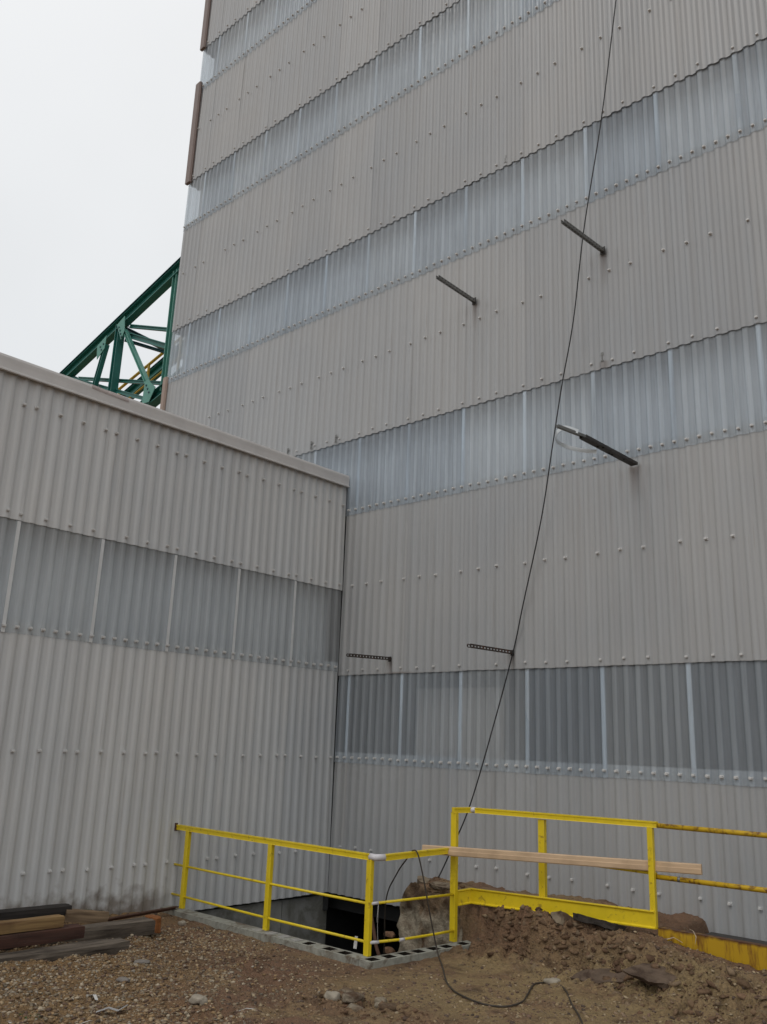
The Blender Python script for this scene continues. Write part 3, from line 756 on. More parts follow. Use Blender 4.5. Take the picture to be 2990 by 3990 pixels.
# ------------------------------------------------------------------ brackets on the tower wall
def strut(name, base, tip, w_, mat, label, slots=True):
    base = Vector(base); tip = Vector(tip); e_ = empty(name, base, label, 'bracket', None)
    q = B(); t = .003; h = w_/2
    q.prism(base, tip, [(-h, -h), (h, -h), (h, h), (h-.010, h), (h-.010, h-t), (h-t, h-t), (h-t, -h+t), (-h+t, -h+t), (-h+t, h-t), (-h+.010, h-t), (-h+.010, h), (-h, h)])
    q.build('channel', mat, e_)
    d = (tip-base); L = d.length; d.normalize()
    if slots:
        q = B(); n = int(L/.075); sd_ = d.cross(Vector((0, 0, 1))).normalized(); 
        for i in range(n):
            c_ = base+d*(.06+i*L/n)
            for s_ in (-1, 1): q.beam(c_+sd_*s_*(h+.0008)-d*.016, c_+sd_*s_*(h+.0008)+d*.016, .0012, .014)
            q.beam(c_-Vector((0, 0, h+.0008))-d*.016, c_-Vector((0, 0, h+.0008))+d*.016, .014, .0012)
        q.build('slots', mt_steeldark, e_)
    q = B(); q.box((base.x-w_*.75, -.036, base.z-w_*1.1), (base.x+w_*.75, -.024, base.z+w_*1.1)); q.build('base_plate', mt_steeldark, e_)
    return e_
mt_bkst = simple('rust_spotted_dark_steel', (.075, .06, .052, 1), .6, .4, .3, 14, metallic=.3, dirt=(.14, .06, .035, 1), dirt_amt=.35, dscale=9)
def perf(name, base, tip, w_, mat, label):
    base = Vector(base); tip = Vector(tip); e_ = empty(name, base, label, 'bracket'); d = tip-base; L = d.length; d.normalize()
    sd_ = d.cross(Vector((0, 0, 1))).normalized(); u = Vector((0, 0, 1)); h = w_/2; q = B()
    for s_ in (-1, 1):                       # two slotted side flanges, each two strips tied by bars
        for t_ in (-h+.005, h-.005): q.beam(base+sd_*s_*h+u*t_, tip+sd_*s_*h+u*t_, .003, .013)
        n = int(L/.07)
        for i in range(n+1):
            c_ = base+d*(L*i/n); q.beam(c_+sd_*s_*h-d*.014, c_+sd_*s_*h+d*.014, .0026, w_-.02)
    q.beam(base-u*h, tip-u*h, w_-.004, .003)
    q.build('channel', mat, e_)
    q = B(); q.box((base.x-w_*.6, -.034, base.z-w_*1.0), (base.x+w_*.6, -.026, base.z+w_*.7)); q.build('base_plate', mt_steeldark, e_); return e_
strut('strut_bracket', (2.94, -.03, 9.83), (2.94, -1.06, 9.83), .055, mt_steel, 'grey steel strut sticking out of the tower wall, the upper left one')
strut('strut_bracket', (5.41, -.03, 9.85), (5.33, -1.10, 9.85), .055, mt_steel, 'grey steel strut sticking out of the tower wall, highest and crossed by the cable')
perf('strut_bracket', (1.24, -.03, 3.70), (1.26, -1.06, 3.66), .05, mt_bkst, 'brown spotted perforated strut sticking out of the tower wall beside the inner corner')
perf('strut_bracket', (3.70, -.03, 3.70), (3.64, -1.04, 3.70), .05, mt_bkst, 'dark perforated strut whose wall end touches the hanging cable')
bk = empty('channel_bracket', (5.77, 0, 6.28), 'wide dark steel bracket with a bent metal strap, sticking out above the solid cladding', 'bracket')
b = B(); b.prism((5.78, -.03, 6.27), (5.74, -1.42, 6.28), [(-.052, -.022), (.052, -.022), (.052, .018), (.046, .018), (.046, -.016), (-.046, -.016), (-.046, .018), (-.052, .018)]); b.build('channel', mt_steeldark, bk)
b = B()
for yy in (-.35, -.62, -.70, -.95, -1.02): b.tube([(5.76+(.02 if int(yy*100) % 2 else -.02), yy, 6.256), (5.76+(.02 if int(yy*100) % 2 else -.02), yy, 6.244)], .016, 8)
b.build('bolt', simple('black_bolt', (.01, .01, .01, 1), .6), bk)
b = B(); b.prism((5.74, -1.2, 6.31), (5.62, -1.86, 6.32), [(-.02, -.02), (.02, -.02), (.02, .02), (.012, .02), (.012, -.012), (-.012, -.012), (-.012, .02), (-.02, .02)]); b.build('strut', mt_steel, bk)
b = B(); sp_ = spline([(5.72, -1.50, 6.33), (5.60, -1.64, 6.37), (5.47, -1.62, 6.33), (5.37, -1.46, 6.29), (5.42, -1.25, 6.25), (5.56, -1.08, 6.22), (5.70, -.98, 6.20)], 8)
for p_, q_ in zip(sp_, sp_[1:]): b.beam(p_, q_+(q_-p_)*.06, .004, .055)
b.build('strap', mt_strap, bk)

# ------------------------------------------------------------------ cables
def cable(name, pts, r, mat, label, n=12):
    q = B(); q.tube(spline(pts, n), r, 8); o_ = q.build(name, mat); tag(o_, label, 'cable'); return o_
cable('hanging_cable', [(7.9, -.7, 26.3), (7.0, -.55, 19.9), (5.99, -.4, 14.01), (5.64, -.36, 11.97), (5.26, -.32, 10.18), (5.01, -.28, 8.69), (4.77, -.25, 7.69), (4.56, -.2, 6.78), (4.31, -.15, 5.66), (3.93, -.09, 4.37), (3.735, -.065, 3.69), (3.43, -.2, 2.48), (3.21, -.38, 1.53), (3.02, -.48, 1.01), (2.71, -.6, .36), (2.5, -.75, .25)], .0095, mt_cable, 'thin black cable hanging down the tower wall to the rubble by the pit')
def hz(x_, y_, o_=.012): return (x_, y_, float(height(x_, y_))+o_)
cable('ground_cable', [(2.55, -1.5, -.9), (2.80, -1.7, -.35), (3.07, -2.0, .37), (3.50, -2.30, .76), (3.83, -2.48, 1.0), (3.945, -2.53, 1.088), (4.02, -2.53, 1.06), (4.09, -2.50, .8), (4.17, -2.44, .35), (4.24, -2.40, .02)] + [hz(a, b_) for a, b_ in ((4.42, -2.56), (4.63, -2.79), (4.90, -3.10), (5.14, -3.35), (5.45, -3.60), (5.82, -3.74), (6.03, -3.68), (6.06, -3.44), (5.92, -3.12), (5.74, -2.72), (5.76, -2.52), (5.95, -2.58), (6.2, -2.86), (6.42, -3.16), (6.77, -3.61), (7.1, -4.1), (7.5, -4.7))], .0085, mt_cableg, 'muddy cable looped over the yellow rail and curling across the bare ground')
cable('rope', [(2.02, -1.0, -.16), (2.045, -1.0, .1), (2.04, -1.0, -.20), (2.06, -1.0, -.42)], .003, mt_white, 'thin white rope hanging in the dark pit opening', 4)
b = B(); b.tube([(3.30, -2.62, .52), (3.38, -2.62, .35), (3.52, -2.66, .0), (3.68, -2.75, -.12), (3.72, -2.8, -.6)], .022, 8); o = b.build('rusty_pipe', mt_rust); tag(o, 'rusty pipe leaning in the pit behind the corner post', 'pipe')
b = B(); b.prism((3.37, -2.86, -.03), (3.365, -2.84, .10), [(-.025, -.003), (.025, -.003), (.02, .003), (-.02, .003)], upv=(0, 1, 0)); b.rough(.006, 30, 2); o = b.build('pale_scrap', mt_white); tag(o, 'pale scrap strip hanging just inside the block wall', 'scrap')

# ------------------------------------------------------------------ timber pile (left)
def tie(name, p0, p1, wd, ht, mat, label, amp=.012, cuts=5, cat='timber'):
    p0 = Vector(p0); p1 = Vector(p1); q = B(); mm, L = q.frame(p0, p1)
    bm = q.bm; bmesh.ops.create_cube(bm, size=1, matrix=Matrix.Diagonal((L, wd, ht, 1)))
    long_e = [e_ for e_ in bm.edges if abs(e_.verts[0].co.x-e_.verts[1].co.x) > L*.5]
    bmesh.ops.subdivide_edges(bm, edges=long_e, cuts=28)
    bmesh.ops.subdivide_edges(bm, edges=[e_ for e_ in bm.edges if abs(e_.verts[0].co.x-e_.verts[1].co.x) < 1e-5], cuts=3, use_grid_fill=True)
    s_ = random.random()*50
    for v in bm.verts:
        edge_k = (abs(v.co.y) > wd*.45) and (abs(v.co.z) > ht*.45)
        v.co += amp*Vector((mnoise.noise(v.co*9+Vector((s_, 0, 0))), mnoise.noise(Vector((v.co.x*3, v.co.y*12, v.co.z*12+s_))), mnoise.noise(Vector((v.co.x*3+s_, v.co.y*12, v.co.z*12)))))
        if edge_k: v.co.y *= .965; v.co.z *= .965
    bmesh.ops.recalc_face_normals(bm, faces=bm.faces[:]); me = bpy.data.meshes.new(name); bm.to_mesh(me); bm.free()
    o_ = link(name, me, mat); o_.matrix_world = mm; tag(o_, label, cat); return o_
tie('timber_beam', (.62, -7.9, .26), (.80, -5.14, .24), .20, .17, mt_w_drk, 'black weathered beam lying against the annex wall behind the other timbers')
tie('timber_block', (.86, -5.22, .22), (.96, -4.72, .16), .17, .13, mt_w_tan, 'broken tan wood offcut at the end of the black beam', .02)
tie('timber_beam', (1.36, -7.9, .13), (1.40, -4.38, .10), .23, .16, mt_w_gry, 'long grey railway tie with a rusty steel cap on its end', .014)
tie('timber_beam', (1.66, -8.0, .235), (1.74, -5.50, .225), .19, .12, mt_w_red, 'reddish brown timber directly under the yellow timber', .008)
tie('timber_beam', (1.60, -8.0, .355), (1.70, -5.72, .345), .15, .11, mt_w_yel, 'yellowish fresh timber on top of the pile', .005)
tie('timber_beam', (1.98, -8.0, .095), (1.98, -5.10, .055), .24, .15, mt_w_gry, 'dark grey cracked tie at the front bottom of the pile', .02)
b = B(); b.box((1.29, -4.40, .02), (1.52, -4.30, .20)); b.bevel(.012); b.rough(.012, 11, 2); o = b.build('end_cap', mt_rustor); tag(o, 'orange rusted steel cap on the end of the grey tie', 'steel cap')
b = B(); b.beam((.86, -4.72, .115), (.30, -3.22, .035), .045, .012); b.beam((.84, -4.73, .10), (.28, -3.23, .02), .01, .045); o = b.build('angle_bar', mt_rust); tag(o, 'thin rusty angle bar from the timbers to the block wall', 'steel bar')

# ------------------------------------------------------------------ rubble, stones and litter
def lump(name, c_, sz, mat, label, cat, seed=0, flat=1., cuts=3, amp=.28, rot=0):
    bm = bmesh.new(); bmesh.ops.create_icosphere(bm, subdivisions=cuts, radius=1)
    for v in bm.verts:
        n = mnoise.noise(v.co*1.1+Vector((seed*3.1, 0, 0)))*amp*1.6 + mnoise.noise(v.co*2.7+Vector((0, seed*1.7, 0)))*amp*.6
        v.co *= 1+n
        for ax in range(3):                                             # knock off corners to flat facets
            lim_ = .78+.1*mnoise.noise(Vector((seed, ax, v.co[ax] > 0)))
            if abs(v.co[ax]) > lim_: v.co[ax] = math.copysign(lim_+(abs(v.co[ax])-lim_)*.2, v.co[ax])
    M_ = Matrix.Rotation(rot, 4, 'Z') @ Matrix.Diagonal((sz[0], sz[1], sz[2], 1)); bmesh.ops.transform(bm, matrix=M_, verts=bm.verts)
    for f in bm.faces: f.smooth = cuts > 2
    me = bpy.data.meshes.new(name); bm.to_mesh(me); bm.free(); o_ = link(name, me, mat); o_.location = c_; tag(o_, label, cat); return o_
def slab(name, c_, rx, ry, th, mat, label, seed=0, rot=0, tilt=(.1, .1)):
    rr = random.Random(seed); n = 9; bm = bmesh.new()
    pts = [(rx*math.cos(t)*rr.uniform(.7, 1.1), ry*math.sin(t)*rr.uniform(.7, 1.1)) for t in [2*math.pi*(i+rr.uniform(-.3, .3))/n for i in range(n)]]
    a = [bm.verts.new((x_, y_, th/2)) for x_, y_ in pts]; b_ = [bm.verts.new((x_*rr.uniform(.85, 1), y_*rr.uniform(.85, 1), -th/2)) for x_, y_ in pts]
    bm.faces.new(a); bm.faces.new(b_[::-1])
    for i in range(n): j = (i+1) % n; bm.faces.new((a[j], a[i], b_[i], b_[j]))
    bmesh.ops.triangulate(bm, faces=bm.faces[:]); bmesh.ops.subdivide_edges(bm, edges=bm.edges[:], cuts=4, use_grid_fill=True)
    for v in bm.verts: v.co += mnoise.noise_vector(v.co*8+Vector((seed, 0, 0)))*.014 + mnoise.noise_vector(v.co*25)*.006
    bmesh.ops.transform(bm, matrix=Matrix.Rotation(rot, 4, 'Z') @ Matrix.Rotation(tilt[0], 4, 'X') @ Matrix.Rotation(tilt[1], 4, 'Y'), verts=bm.verts)
    bmesh.ops.recalc_face_normals(bm, faces=bm.faces[:]); me = bpy.data.meshes.new(name); bm.to_mesh(me); bm.free()
    o_ = link(name, me, mat); o_.location = c_; tag(o_, label, 'rubble'); return o_
def on(x_, y_, dz=0): return (x_, y_, float(height(x_, y_))+dz)
lump('brick_fragment', (2.30, -1.02, -.27), (.10, .07, .045), mt_brick, 'upper orange clay tile fragment stuck out of the earth face in the pit', 'brick', 1, cuts=2)
lump('brick_fragment', (2.31, -1.04, -.47), (.09, .07, .05), mt_brick, 'lower orange clay tile fragment stuck out of the earth face in the pit', 'brick', 2, cuts=2)
slab('concrete_chunk', on(2.80, -.88, .03), .15, .11, .06, mt_slab, 'broken concrete chunk on top of the earth face beside the cable end', 4, .4, (.2, .2))
slab('concrete_chunk', on(3.25, -1.0, .03), .24, .13, .05, mt_slab, 'flat broken concrete piece behind the pit rail and left of the tall post', 5, .1, (.15, .1))
slab('asphalt_slab', on(5.84, -1.60, .02), .34, .17, .07, mt_asph, 'dark broken asphalt slab jutting from the bank under the toeboard', 6, .15, (-.25, .1))
slab('concrete_chunk', on(5.42, -1.60, -.02), .15, .10, .10, mt_slab, 'pale upright concrete lump left of the asphalt slab under the toeboard', 7, .4, (.7, .2))
slab('concrete_slab', on(6.25, -2.20, .0), .34, .22, .05, mt_wet, 'smooth dark brown slab in the soil below the end of the toeboard', 8, .5, (.22, -.12))
slab('concrete_slab', on(6.98, -2.25, .0), .46, .28, .05, mt_wet, 'large flat brown slab in the soil in front of the yellow platform edge', 9, .2, (.20, .03))
lump('boulder', on(5.82, -2.50, -.0), (.10, .08, .055), mt_stone_p, 'rounded pale stone inside the cable loop', 'stone', 10)
lump('flat_stone', on(2.74, -5.35, .02), (.10, .065, .02), mt_stone_g, 'flat grey stone near the end of the front timber', 'stone', 11, rot=.8)
lump('flat_stone', on(3.27, -5.90, .02), (.08, .05, .022), mt_stone_g, 'flat grey stone on the yellowish gravel, nearer the viewer', 'stone', 12, rot=.3)
lump('white_rock', on(4.36, -5.84, .02), (.095, .07, .04), mt_stone_p, 'whitish crumbling rock in the middle of the gravel', 'stone', 13)
lump('pale_stone', on(1.0, -3.62, .02), (.06, .05, .035), mt_stone_p, 'small pale stone at the foot of the block wall', 'stone', 14)
lump('tan_stone', on(5.0, -4.86, .03), (.085, .06, .05), mt_stone_p, 'rounded tan stone on the torn-up clods', 'stone', 15)
for i, (x_, y_) in enumerate(((4.95, -4.62), (5.15, -4.75), (5.33, -4.58), (5.28, -4.86), (5.52, -4.70))):
    lump('soil_clod', on(x_, y_, .0), (.09+.03*(i % 2), .06, .045), mt_bank, ['dark soil clod at the left of the torn patch', 'dark soil clod in the middle of the torn patch', 'dark soil clod at the back of the torn patch', 'dark soil clod at the front of the torn patch', 'dark soil clod at the right of the torn patch'][i], 'clod', 30+i, rot=i)
def scrap(name, pts, wd, mat, label, cat='litter'):
    q = B(); prev = None; P0 = [Vector(p) for p in pts]
    for i, p_ in enumerate(P0):
        d = (P0[min(i+1, len(P0)-1)]-P0[max(i-1, 0)]).normalized(); s_ = d.cross(Vector((0, .2, 1))).normalized()*wd*(.35 if i in (0, len(P0)-1) else .5)
        cur = [q.bm.verts.new(p_+s_), q.bm.verts.new(p_-s_), q.bm.verts.new(p_-s_+Vector((0, 0, -.003))), q.bm.verts.new(p_+s_+Vector((0, 0, -.003)))]
        if prev:
            for k in range(4): q.bm.faces.new((prev[k], prev[(k+1) % 4], cur[(k+1) % 4], cur[k]))
        else: q.bm.faces.new(cur)
        prev = cur
    q.bm.faces.new(prev); o_ = q.build(name, mat); tag(o_, label, cat); return o_
scrap('plastic_strip', [on(4.02, -7.35, .03), on(4.07, -7.22, .02), on(4.16, -7.10, .025), on(4.26, -6.98, .02), on(4.36, -6.86, .03)], .025, mt_white, 'long thin white plastic strip on the gravel at lower left')
scrap('foil_scrap', [on(4.10, -6.66, .03), on(4.15, -6.58, .055), on(4.20, -6.52, .03), on(4.24, -6.46, .05)], .07, simple('crumpled_film', (.42, .42, .42, 1), .4, .5, .3, 30), 'crumpled clear film just past the white plastic strip')
scrap('paper_scrap', [on(6.66, -1.62, .03), on(6.72, -1.58, .06), on(6.80, -1.55, .04)], .07, mt_white, 'pinkish white paper scrap on the soil below the yellow platform edge')
scrap('paper_scrap', [on(4.56, -1.72, .03), on(4.63, -1.70, .02), on(4.70, -1.69, .015)], .05, mt_white, 'white paper scrap at the foot of the bank near the tall post')
scrap('paper_scrap', [on(3.60, -6.45, .03), on(3.66, -6.42, .03), on(3.72, -6.43, .02)], .04, mt_white, 'small white chip on the gravel, left of the whitish rock')
scrap('paper_scrap', [on(4.70, -5.70, .03), on(4.76, -5.64, .03), on(4.82, -5.60, .02)], .03, mt_white, 'small white chip on the ground, right of the whitish rock')
b = B(); b.tube([on(4.99, -6.72, .0), on(4.99, -6.72, .03)], .075, 20); b.bevel(.008); o = b.build('bottle_lid', mt_blue); tag(o, 'blue plastic lid on the gravel at the bottom edge', 'lid')
scrap('string', [(6.93, -1.55, .42), (6.94, -1.53, .50), (6.90, -1.50, .545), (6.86, -1.50, .56)], .012, simple('pale_string', (.45, .36, .25, 1), .8), 'short pale string hooked over the yellow platform edge', 'string')

# gravel: pebbles nobody could count
def pebbles(name, n, sampler, mat, jag=.30, sink=.12):
    bm = bmesh.new(); bmesh.ops.create_icosphere(bm, subdivisions=1, radius=1)
    base = np.array([v.co[:] for v in bm.verts]); fc = np.array([[v.index for v in f.verts] for f in bm.faces]); bm.free()
    xy, sz, col = sampler(n); n = len(xy)
    nv = len(base); zc = height(xy[:, 0], xy[:, 1])
    keep = ~in_poly(xy[:, 0], xy[:, 1], [(-.5, -3.33), (4.1, -3.33), (4.3, -1.5), (3.4, -1.1), (2.4, -.9), (2.3, 7), (-.5, 7)])
    xy, sz, col, zc = xy[keep], sz[keep], col[keep], zc[keep]; n = len(xy)
    ang = rng.random(n)*6.283; st = np.stack([.7+.6*rng.random(n), .6+.5*rng.random(n), .35+.35*rng.random(n)], -1)
    v = base[None]*(1+jag*(rng.random((n, nv, 1))-.5))*st[:, None, :]*sz[:, None, None]
    c_, s_ = np.cos(ang)[:, None], np.sin(ang)[:, None]
    X = v[:, :, 0]*c_-v[:, :, 1]*s_; Y = v[:, :, 0]*s_+v[:, :, 1]*c_
    tilt = (rng.random((n, 1))-.5)*.9; Z = v[:, :, 2]+X*tilt
    co = np.stack([X+xy[:, :1], Y+xy[:, 1:], Z+zc[:, None]+sz[:, None]*sink], -1).reshape(-1, 3)
    q = (fc[None]+(np.arange(n)*nv)[:, None, None]).reshape(-1, 3)
    me = bpy.data.meshes.new(name); me.vertices.add(len(co)); me.vertices.foreach_set('co', co.ravel().astype(np.float32))
    me.loops.add(q.size); me.loops.foreach_set('vertex_index', q.ravel().astype(np.int32))
    me.polygons.add(len(q)); me.polygons.foreach_set('loop_start', np.arange(0, q.size, 3, dtype=np.int32)); me.polygons.foreach_set('loop_total', np.full(len(q), 3, np.int32))
    me.update(calc_edges=True)
    at = me.color_attributes.new('tint', 'FLOAT_COLOR', 'POINT')
    at.data.foreach_set('color', np.repeat(np.concatenate([col, np.ones((n, 1))], 1), nv, 0).ravel().astype(np.float32))
    o_ = link(name, me, mat); tag(o_, kind='stuff'); return o_
pal_y = np.array([(.26, .17, .085), (.22, .14, .07), (.30, .22, .13), (.17, .11, .06), (.20, .16, .11), (.34, .28, .20), (.12, .075, .05)])
pal_g = np.array([(.25, .21, .155), (.33, .285, .22), (.19, .16, .12), (.29, .22, .14), (.14, .11, .08), (.38, .335, .27)])
pal_b = np.array([(.15, .095, .065), (.11, .07, .05), (.20, .14, .09), (.26, .19, .11), (.08, .055, .042), (.30, .235, .15)])
def samp_left(n):
    x_ = rng.uniform(1.2, 7.0, n*3); y_ = rng.uniform(-8.2, -3.4, n*3)
    q = -.75*x_-y_ + 1.6*fbm(x_, y_, 1.3, 3, 40)            # strong towards lower left
    pr_ = 1/(1+np.exp(-(q-2.25)*2.8)); k = rng.random(n*3) < pr_; x_, y_, q = x_[k][:n], y_[k][:n], q[k][:n]
    sz = .006+.020*rng.random(len(x_))**2.8
    d = np.hypot(x_-10.95, y_+10.9); g_ = rng.random(len(x_)) < np.clip((8.0-d)/1.5, .1, .9)
    col = np.where(g_[:, None], pal_g[rng.integers(0, len(pal_g), len(x_))], pal_y[rng.integers(0, len(pal_y), len(x_))])*(.85+.6*rng.random((len(x_), 1)))
    return np.stack([x_, y_], -1), sz, col
def samp_all(n):
    x_ = rng.uniform(.1, 9.2, n); y_ = rng.uniform(-8.0, -1.45, n)
    k = fbm(x_, y_, 1.1, 4, 60)+.35*rng.random(n)+.12*(x_ > 5.5)*(y_ > -4) > .12; x_, y_ = x_[k], y_[k]
    sz = .005+.020*rng.random(len(x_))**3.4
    return np.stack([x_, y_], -1), sz, pal_b[rng.integers(0, len(pal_b), len(x_))]*(.9+.7*rng.random((len(x_), 1)))
pebbles('gravel', 27000, samp_left, mt_gravel)
pebbles('soil_crumbs', 30000, samp_all, mt_gravel)
pal_c = np.array([(.10, .058, .036), (.16, .095, .058), (.22, .145, .085), (.06, .036, .024), (.30, .24, .16), (.13, .07, .045)])
def samp_clods(n):
    xs_, ys_, ss_ = [], [], []
    m_ = int(n*.62)                                   # crumbled lip and foot of the bank
    x_ = rng.uniform(3.95, 8.6, m_); ye_ = np.interp(x_, [3.9, 4.2, 5.4, 6.3, 7.0, 8.0], [-1.55, -1.60, -1.68, -1.95, -2.3, -2.8])
    y_ = ye_ + rng.normal(0, 1, m_)*np.interp(x_, [4, 5.5, 7, 8.6], [.10, .16, .34, .45]); k = y_ < np.where(x_ > 6.4, -1.52, -1.50)
    xs_.append(x_[k]); ys_.append(y_[k]); ss_.append(.006+.055*rng.random(k.sum())**6)
    m_ = int(n*.20); x_ = 5.3+rng.normal(0, .42, m_); y_ = -4.75+rng.normal(0, .20, m_)     # torn patch
    xs_.append(x_); ys_.append(y_); ss_.append(.006+.05*rng.random(m_)**5)
    m_ = int(n*.10); x_ = rng.uniform(2.55, 3.95, m_); y_ = -.95+rng.normal(0, .16, m_)     # rubble on the far side of the pit
    xs_.append(x_); ys_.append(y_); ss_.append(.008+.06*rng.random(m_)**4)
    m_ = int(n*.20); x_ = rng.uniform(3.5, 8.5, m_); y_ = rng.uniform(-6.2, -2.0, m_); k = fbm(x_, y_, 1.6, 4, 91) > .06
    xs_.append(x_[k]); ys_.append(y_[k]); ss_.append(.006+.03*rng.random(k.sum())**4)
    x_, y_, s_ = map(np.concatenate, (xs_, ys_, ss_))
    return np.stack([x_, y_], -1), s_, pal_c[rng.integers(0, len(pal_c), len(x_))]*(.7+.6*rng.random((len(x_), 1)))
pebbles('earth_clods', 6500, samp_clods, mt_clod, 1.0, -.3)

# grass tufts: at the wall foot and at the lower left corner
def tuft(name, spots, n, h_, label=None):
    co = []; fc = []; cl = []
    for cx_, cy_, r_ in spots:
        for i in range(n):
            a = random.random()*6.28; rr = r_*math.sqrt(random.random()); x_ = cx_+rr*math.cos(a); y_ = cy_+rr*math.sin(a); z_ = float(height(x_, y_))-.005
            hh = h_*random.uniform(.4, 1.1); t_ = random.random()*6.28; lx, ly = math.cos(t_)*hh*.6, math.sin(t_)*hh*.6; wx, wy = -math.sin(t_)*.003, math.cos(t_)*.003
            k = len(co); co += [(x_-wx, y_-wy, z_), (x_+wx, y_+wy, z_), (x_+lx*.5+wx*.7, y_+ly*.5+wy*.7, z_+hh*.7), (x_+lx*.5-wx*.7, y_+ly*.5-wy*.7, z_+hh*.7), (x_+lx, y_+ly, z_+hh)]
            fc += [(k, k+1, k+2, k+3), (k+3, k+2, k+4)]; g_ = random.uniform(.6, 1.2); c_ = (.035*g_, .10*g_, .03*g_, 1); cl += [c_]*5
    me = bpy.data.meshes.new(name); me.from_pydata(co, [], fc); at = me.color_attributes.new('tint', 'FLOAT_COLOR', 'POINT')
    at.data.foreach_set('color', np.array(cl, np.float32).ravel()); o_ = link(name, me, mt_grass); tag(o_, kind='stuff'); return o_
tuft('grass', [(.22, -4.55, .12), (.20, -4.3, .08), (.2, -4.8, .1)], 130, .05)
tuft('sprouting_grass', [(4.45, -7.5, .30), (4.7, -7.3, .25), (4.3, -7.2, .16), (4.9, -7.6, .25), (3.9, -7.1, .12)], 160, .022)

# ------------------------------------------------------------------ green conveyor truss behind the annex
tr = empty('conveyor_truss', (-12, 4.2, 10), 'green steel conveyor gallery truss rising behind the annex roof into the tower', 'truss')
def mem(name, p0, p1, w_, h_, mat, flange=True):
    q = B()
    if flange:
        t = .03; q.prism(p0, p1, [(-w_/2, -h_/2), (w_/2, -h_/2), (w_/2, -h_/2+t), (.012, -h_/2+t), (.012, h_/2-t), (w_/2, h_/2-t), (w_/2, h_/2), (-w_/2, h_/2), (-w_/2, h_/2-t), (-.012, h_/2-t), (-.012, -h_/2+t), (-w_/2, -h_/2+t)], upv=(0, 0, 1) if abs((Vector(p1)-Vector(p0)).normalized().z) < .9 else (1, 0, 0))
    else: q.beam(p0, p1, w_, h_)
    return q.build(name, mat, tr)
sl = .275
def top(x_, y_=3.0): return Vector((x_, y_, 17.14+(x_+12.0)*sl))
def bot(x_, y_=3.0): return Vector((x_, y_, 12.84+(x_+12.0)*sl))
for Y_ in (3.0, 5.6):
    mem('top_chord', top(-27, Y_), top(-6.7, Y_), .26, .37, mt_green)
    dz_ = Vector((0, 0, -.9 if Y_ > 4 else 0)); mem('bottom_chord', bot(-27, Y_)+dz_, bot(-6.7, Y_)+dz_, .30, .36, mt_green)
    q = B(); q.beam(top(-27, Y_)+Vector((0, 0, .225)), top(-6.7, Y_)+Vector((0, 0, .225)), .34, .02); q.build('chord_flange', mt_greendk, tr)
    for i, x_ in enumerate((-26.2, -20.5, -14.80, -11.52, -8.4)):
        if Y_ > 4 and x_ in (-14.80, -20.5): continue
        mem('vertical_post', bot(x_, Y_), top(x_, Y_), .27 if x_ == -14.80 else .20, .22, mt_green if i != 3 else mt_greenlt)
mem('diagonal_brace', (-14.30, 2.9, 15.95), bot(-12.15)+Vector((0, -.1, .3)), .14, .14, mt_greenlt)
mem('diagonal_brace', (-15.45, 2.9, 15.75), (-16.55, 2.9, 12.3), .16, .16, mt_green)
mem('diagonal_brace', (-20.4, 2.9, 13.2), (-18.2, 2.9, 15.1), .16, .16, mt_green)
for x0_, x1_ in ((-14.5, -15.0), (-17.9, -18.6)):
    mem('cross_strut', (x0_, 3.05, top(x0_).z-.35), (x1_, 5.6, top(x1_).z-.1), .14, .14, mt_greendk)
mem('lateral_brace', (-14.25, 3.05, 16.15), (-11.0, 3.4, 15.05), .12, .12, mt_green)
mem('lateral_brace', (-14.25, 3.05, 15.80), (-11.3, 3.2, 14.42), .18, .18, mt_green)
mem('lateral_brace', (-14.6, 3.1, 15.75), (-13.6, 5.4, 15.5), .08, .10, mt_greendk)
mem('floor_strut', (-17.5, 3.05, 15.05), (-12.2, 3.4, 13.55), .10, .12, mt_green)
mem('floor_strut', (-18.3, 3.05, 15.3), (-12.3, 3.1, 12.85), .10, .13, mt_green)
def plate(pts, yy):
    q = B(); a = [q.bm.verts.new((x_, yy, z_)) for x_, z_ in pts]; b__ = [q.bm.verts.new((x_, yy+.02, z_)) for x_, z_ in pts]
    q.bm.faces.new(a); q.bm.faces.new(b__[::-1])
    for i in range(len(pts)): j = (i+1) % len(pts); q.bm.faces.new((a[i], b__[i], b__[j], a[j]))
    return q.build('gusset_plate', mt_greenlt, tr)
g1 = plate([(-14.72, 16.25), (-14.25, 16.45), (-14.15, 15.85), (-14.32, 15.55)], 2.80)
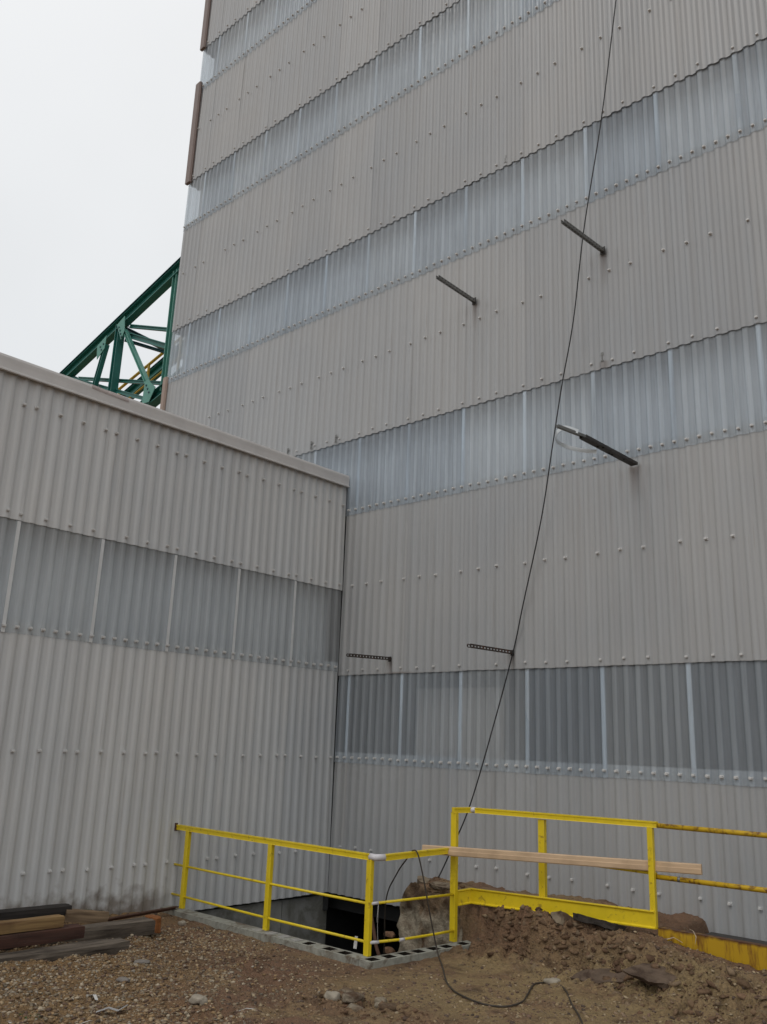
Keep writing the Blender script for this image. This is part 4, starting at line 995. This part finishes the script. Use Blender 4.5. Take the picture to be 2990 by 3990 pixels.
g2 = plate([(-15.95, 15.80), (-15.35, 16.05), (-15.40, 15.55), (-15.85, 15.25)], 2.80)
g3 = plate([(-12.42, 13.45), (-12.30, 13.50), (-11.75, 13.10), (-12.05, 12.65), (-12.45, 12.70)], 2.80)
for gp, pts in ((g1, [(-14.55, 16.1), (-14.45, 15.95), (-14.38, 15.8), (-14.3, 15.66)]), (g2, [(-15.7, 15.7), (-15.6, 15.55), (-15.5, 15.75)]), (g3, [(-12.3, 13.3), (-12.2, 13.15), (-12.1, 13.0)])):
    for x_, z_ in pts: q = B(); q.tube([(x_, 2.775, z_), (x_, 2.80, z_)], .035, 8); q.build('bolt', mt_greendk, gp)
mt_hr = simple('weathered_yellow_handrail', (.62, .42, .04, 1), .5, .4, .15, 5)
hr_ = lambda x_, dz=0: Vector((x_, 4.6, 15.75+(x_+14.63)*.245+dz))
q = B(); q.tube([hr_(-22), hr_(-8)], .055, 8); q.build('handrail', mt_hr, tr)
q = B(); q.tube([hr_(-22, -.78), hr_(-8, -.78)], .03, 8); q.build('handrail', mt_hr, tr)
for x_ in (-19.2, -17.24, -15.33, -13.4, -11.5): q = B(); q.beam(hr_(x_), hr_(x_, -1.3), .07, .07); q.build('handrail_post', mt_hr, tr)
for x_ in (-26.2,): q = B(); [q.beam((x_, Y_, .2), (x_, Y_, bot(x_).z), .3, .3) for Y_ in (3.0, 5.6)]; q.build('support_leg', mt_green, tr)

# ------------------------------------------------------------------ groups of repeats
GROUPS = {'strut_bracket': 'steel struts sticking out of the tower wall', 'timber_beam': 'timbers piled against the annex wall', 'soil_clod': 'soil clods in the torn patch', 'brick_fragment': 'clay tile fragments in the pit face', 'paper_scrap': 'small white scraps on the ground', 'guardrail': 'yellow guardrails round the pit', 'concrete_slab': 'brown slabs in the soil', 'concrete_chunk': 'broken concrete on the bank', 'flat_stone': 'flat grey stones on the gravel'}
for o in C.objects:
    if o.parent is None:
        g = GROUPS.get(o.name.split('.')[0])
        if g: o['group'] = g
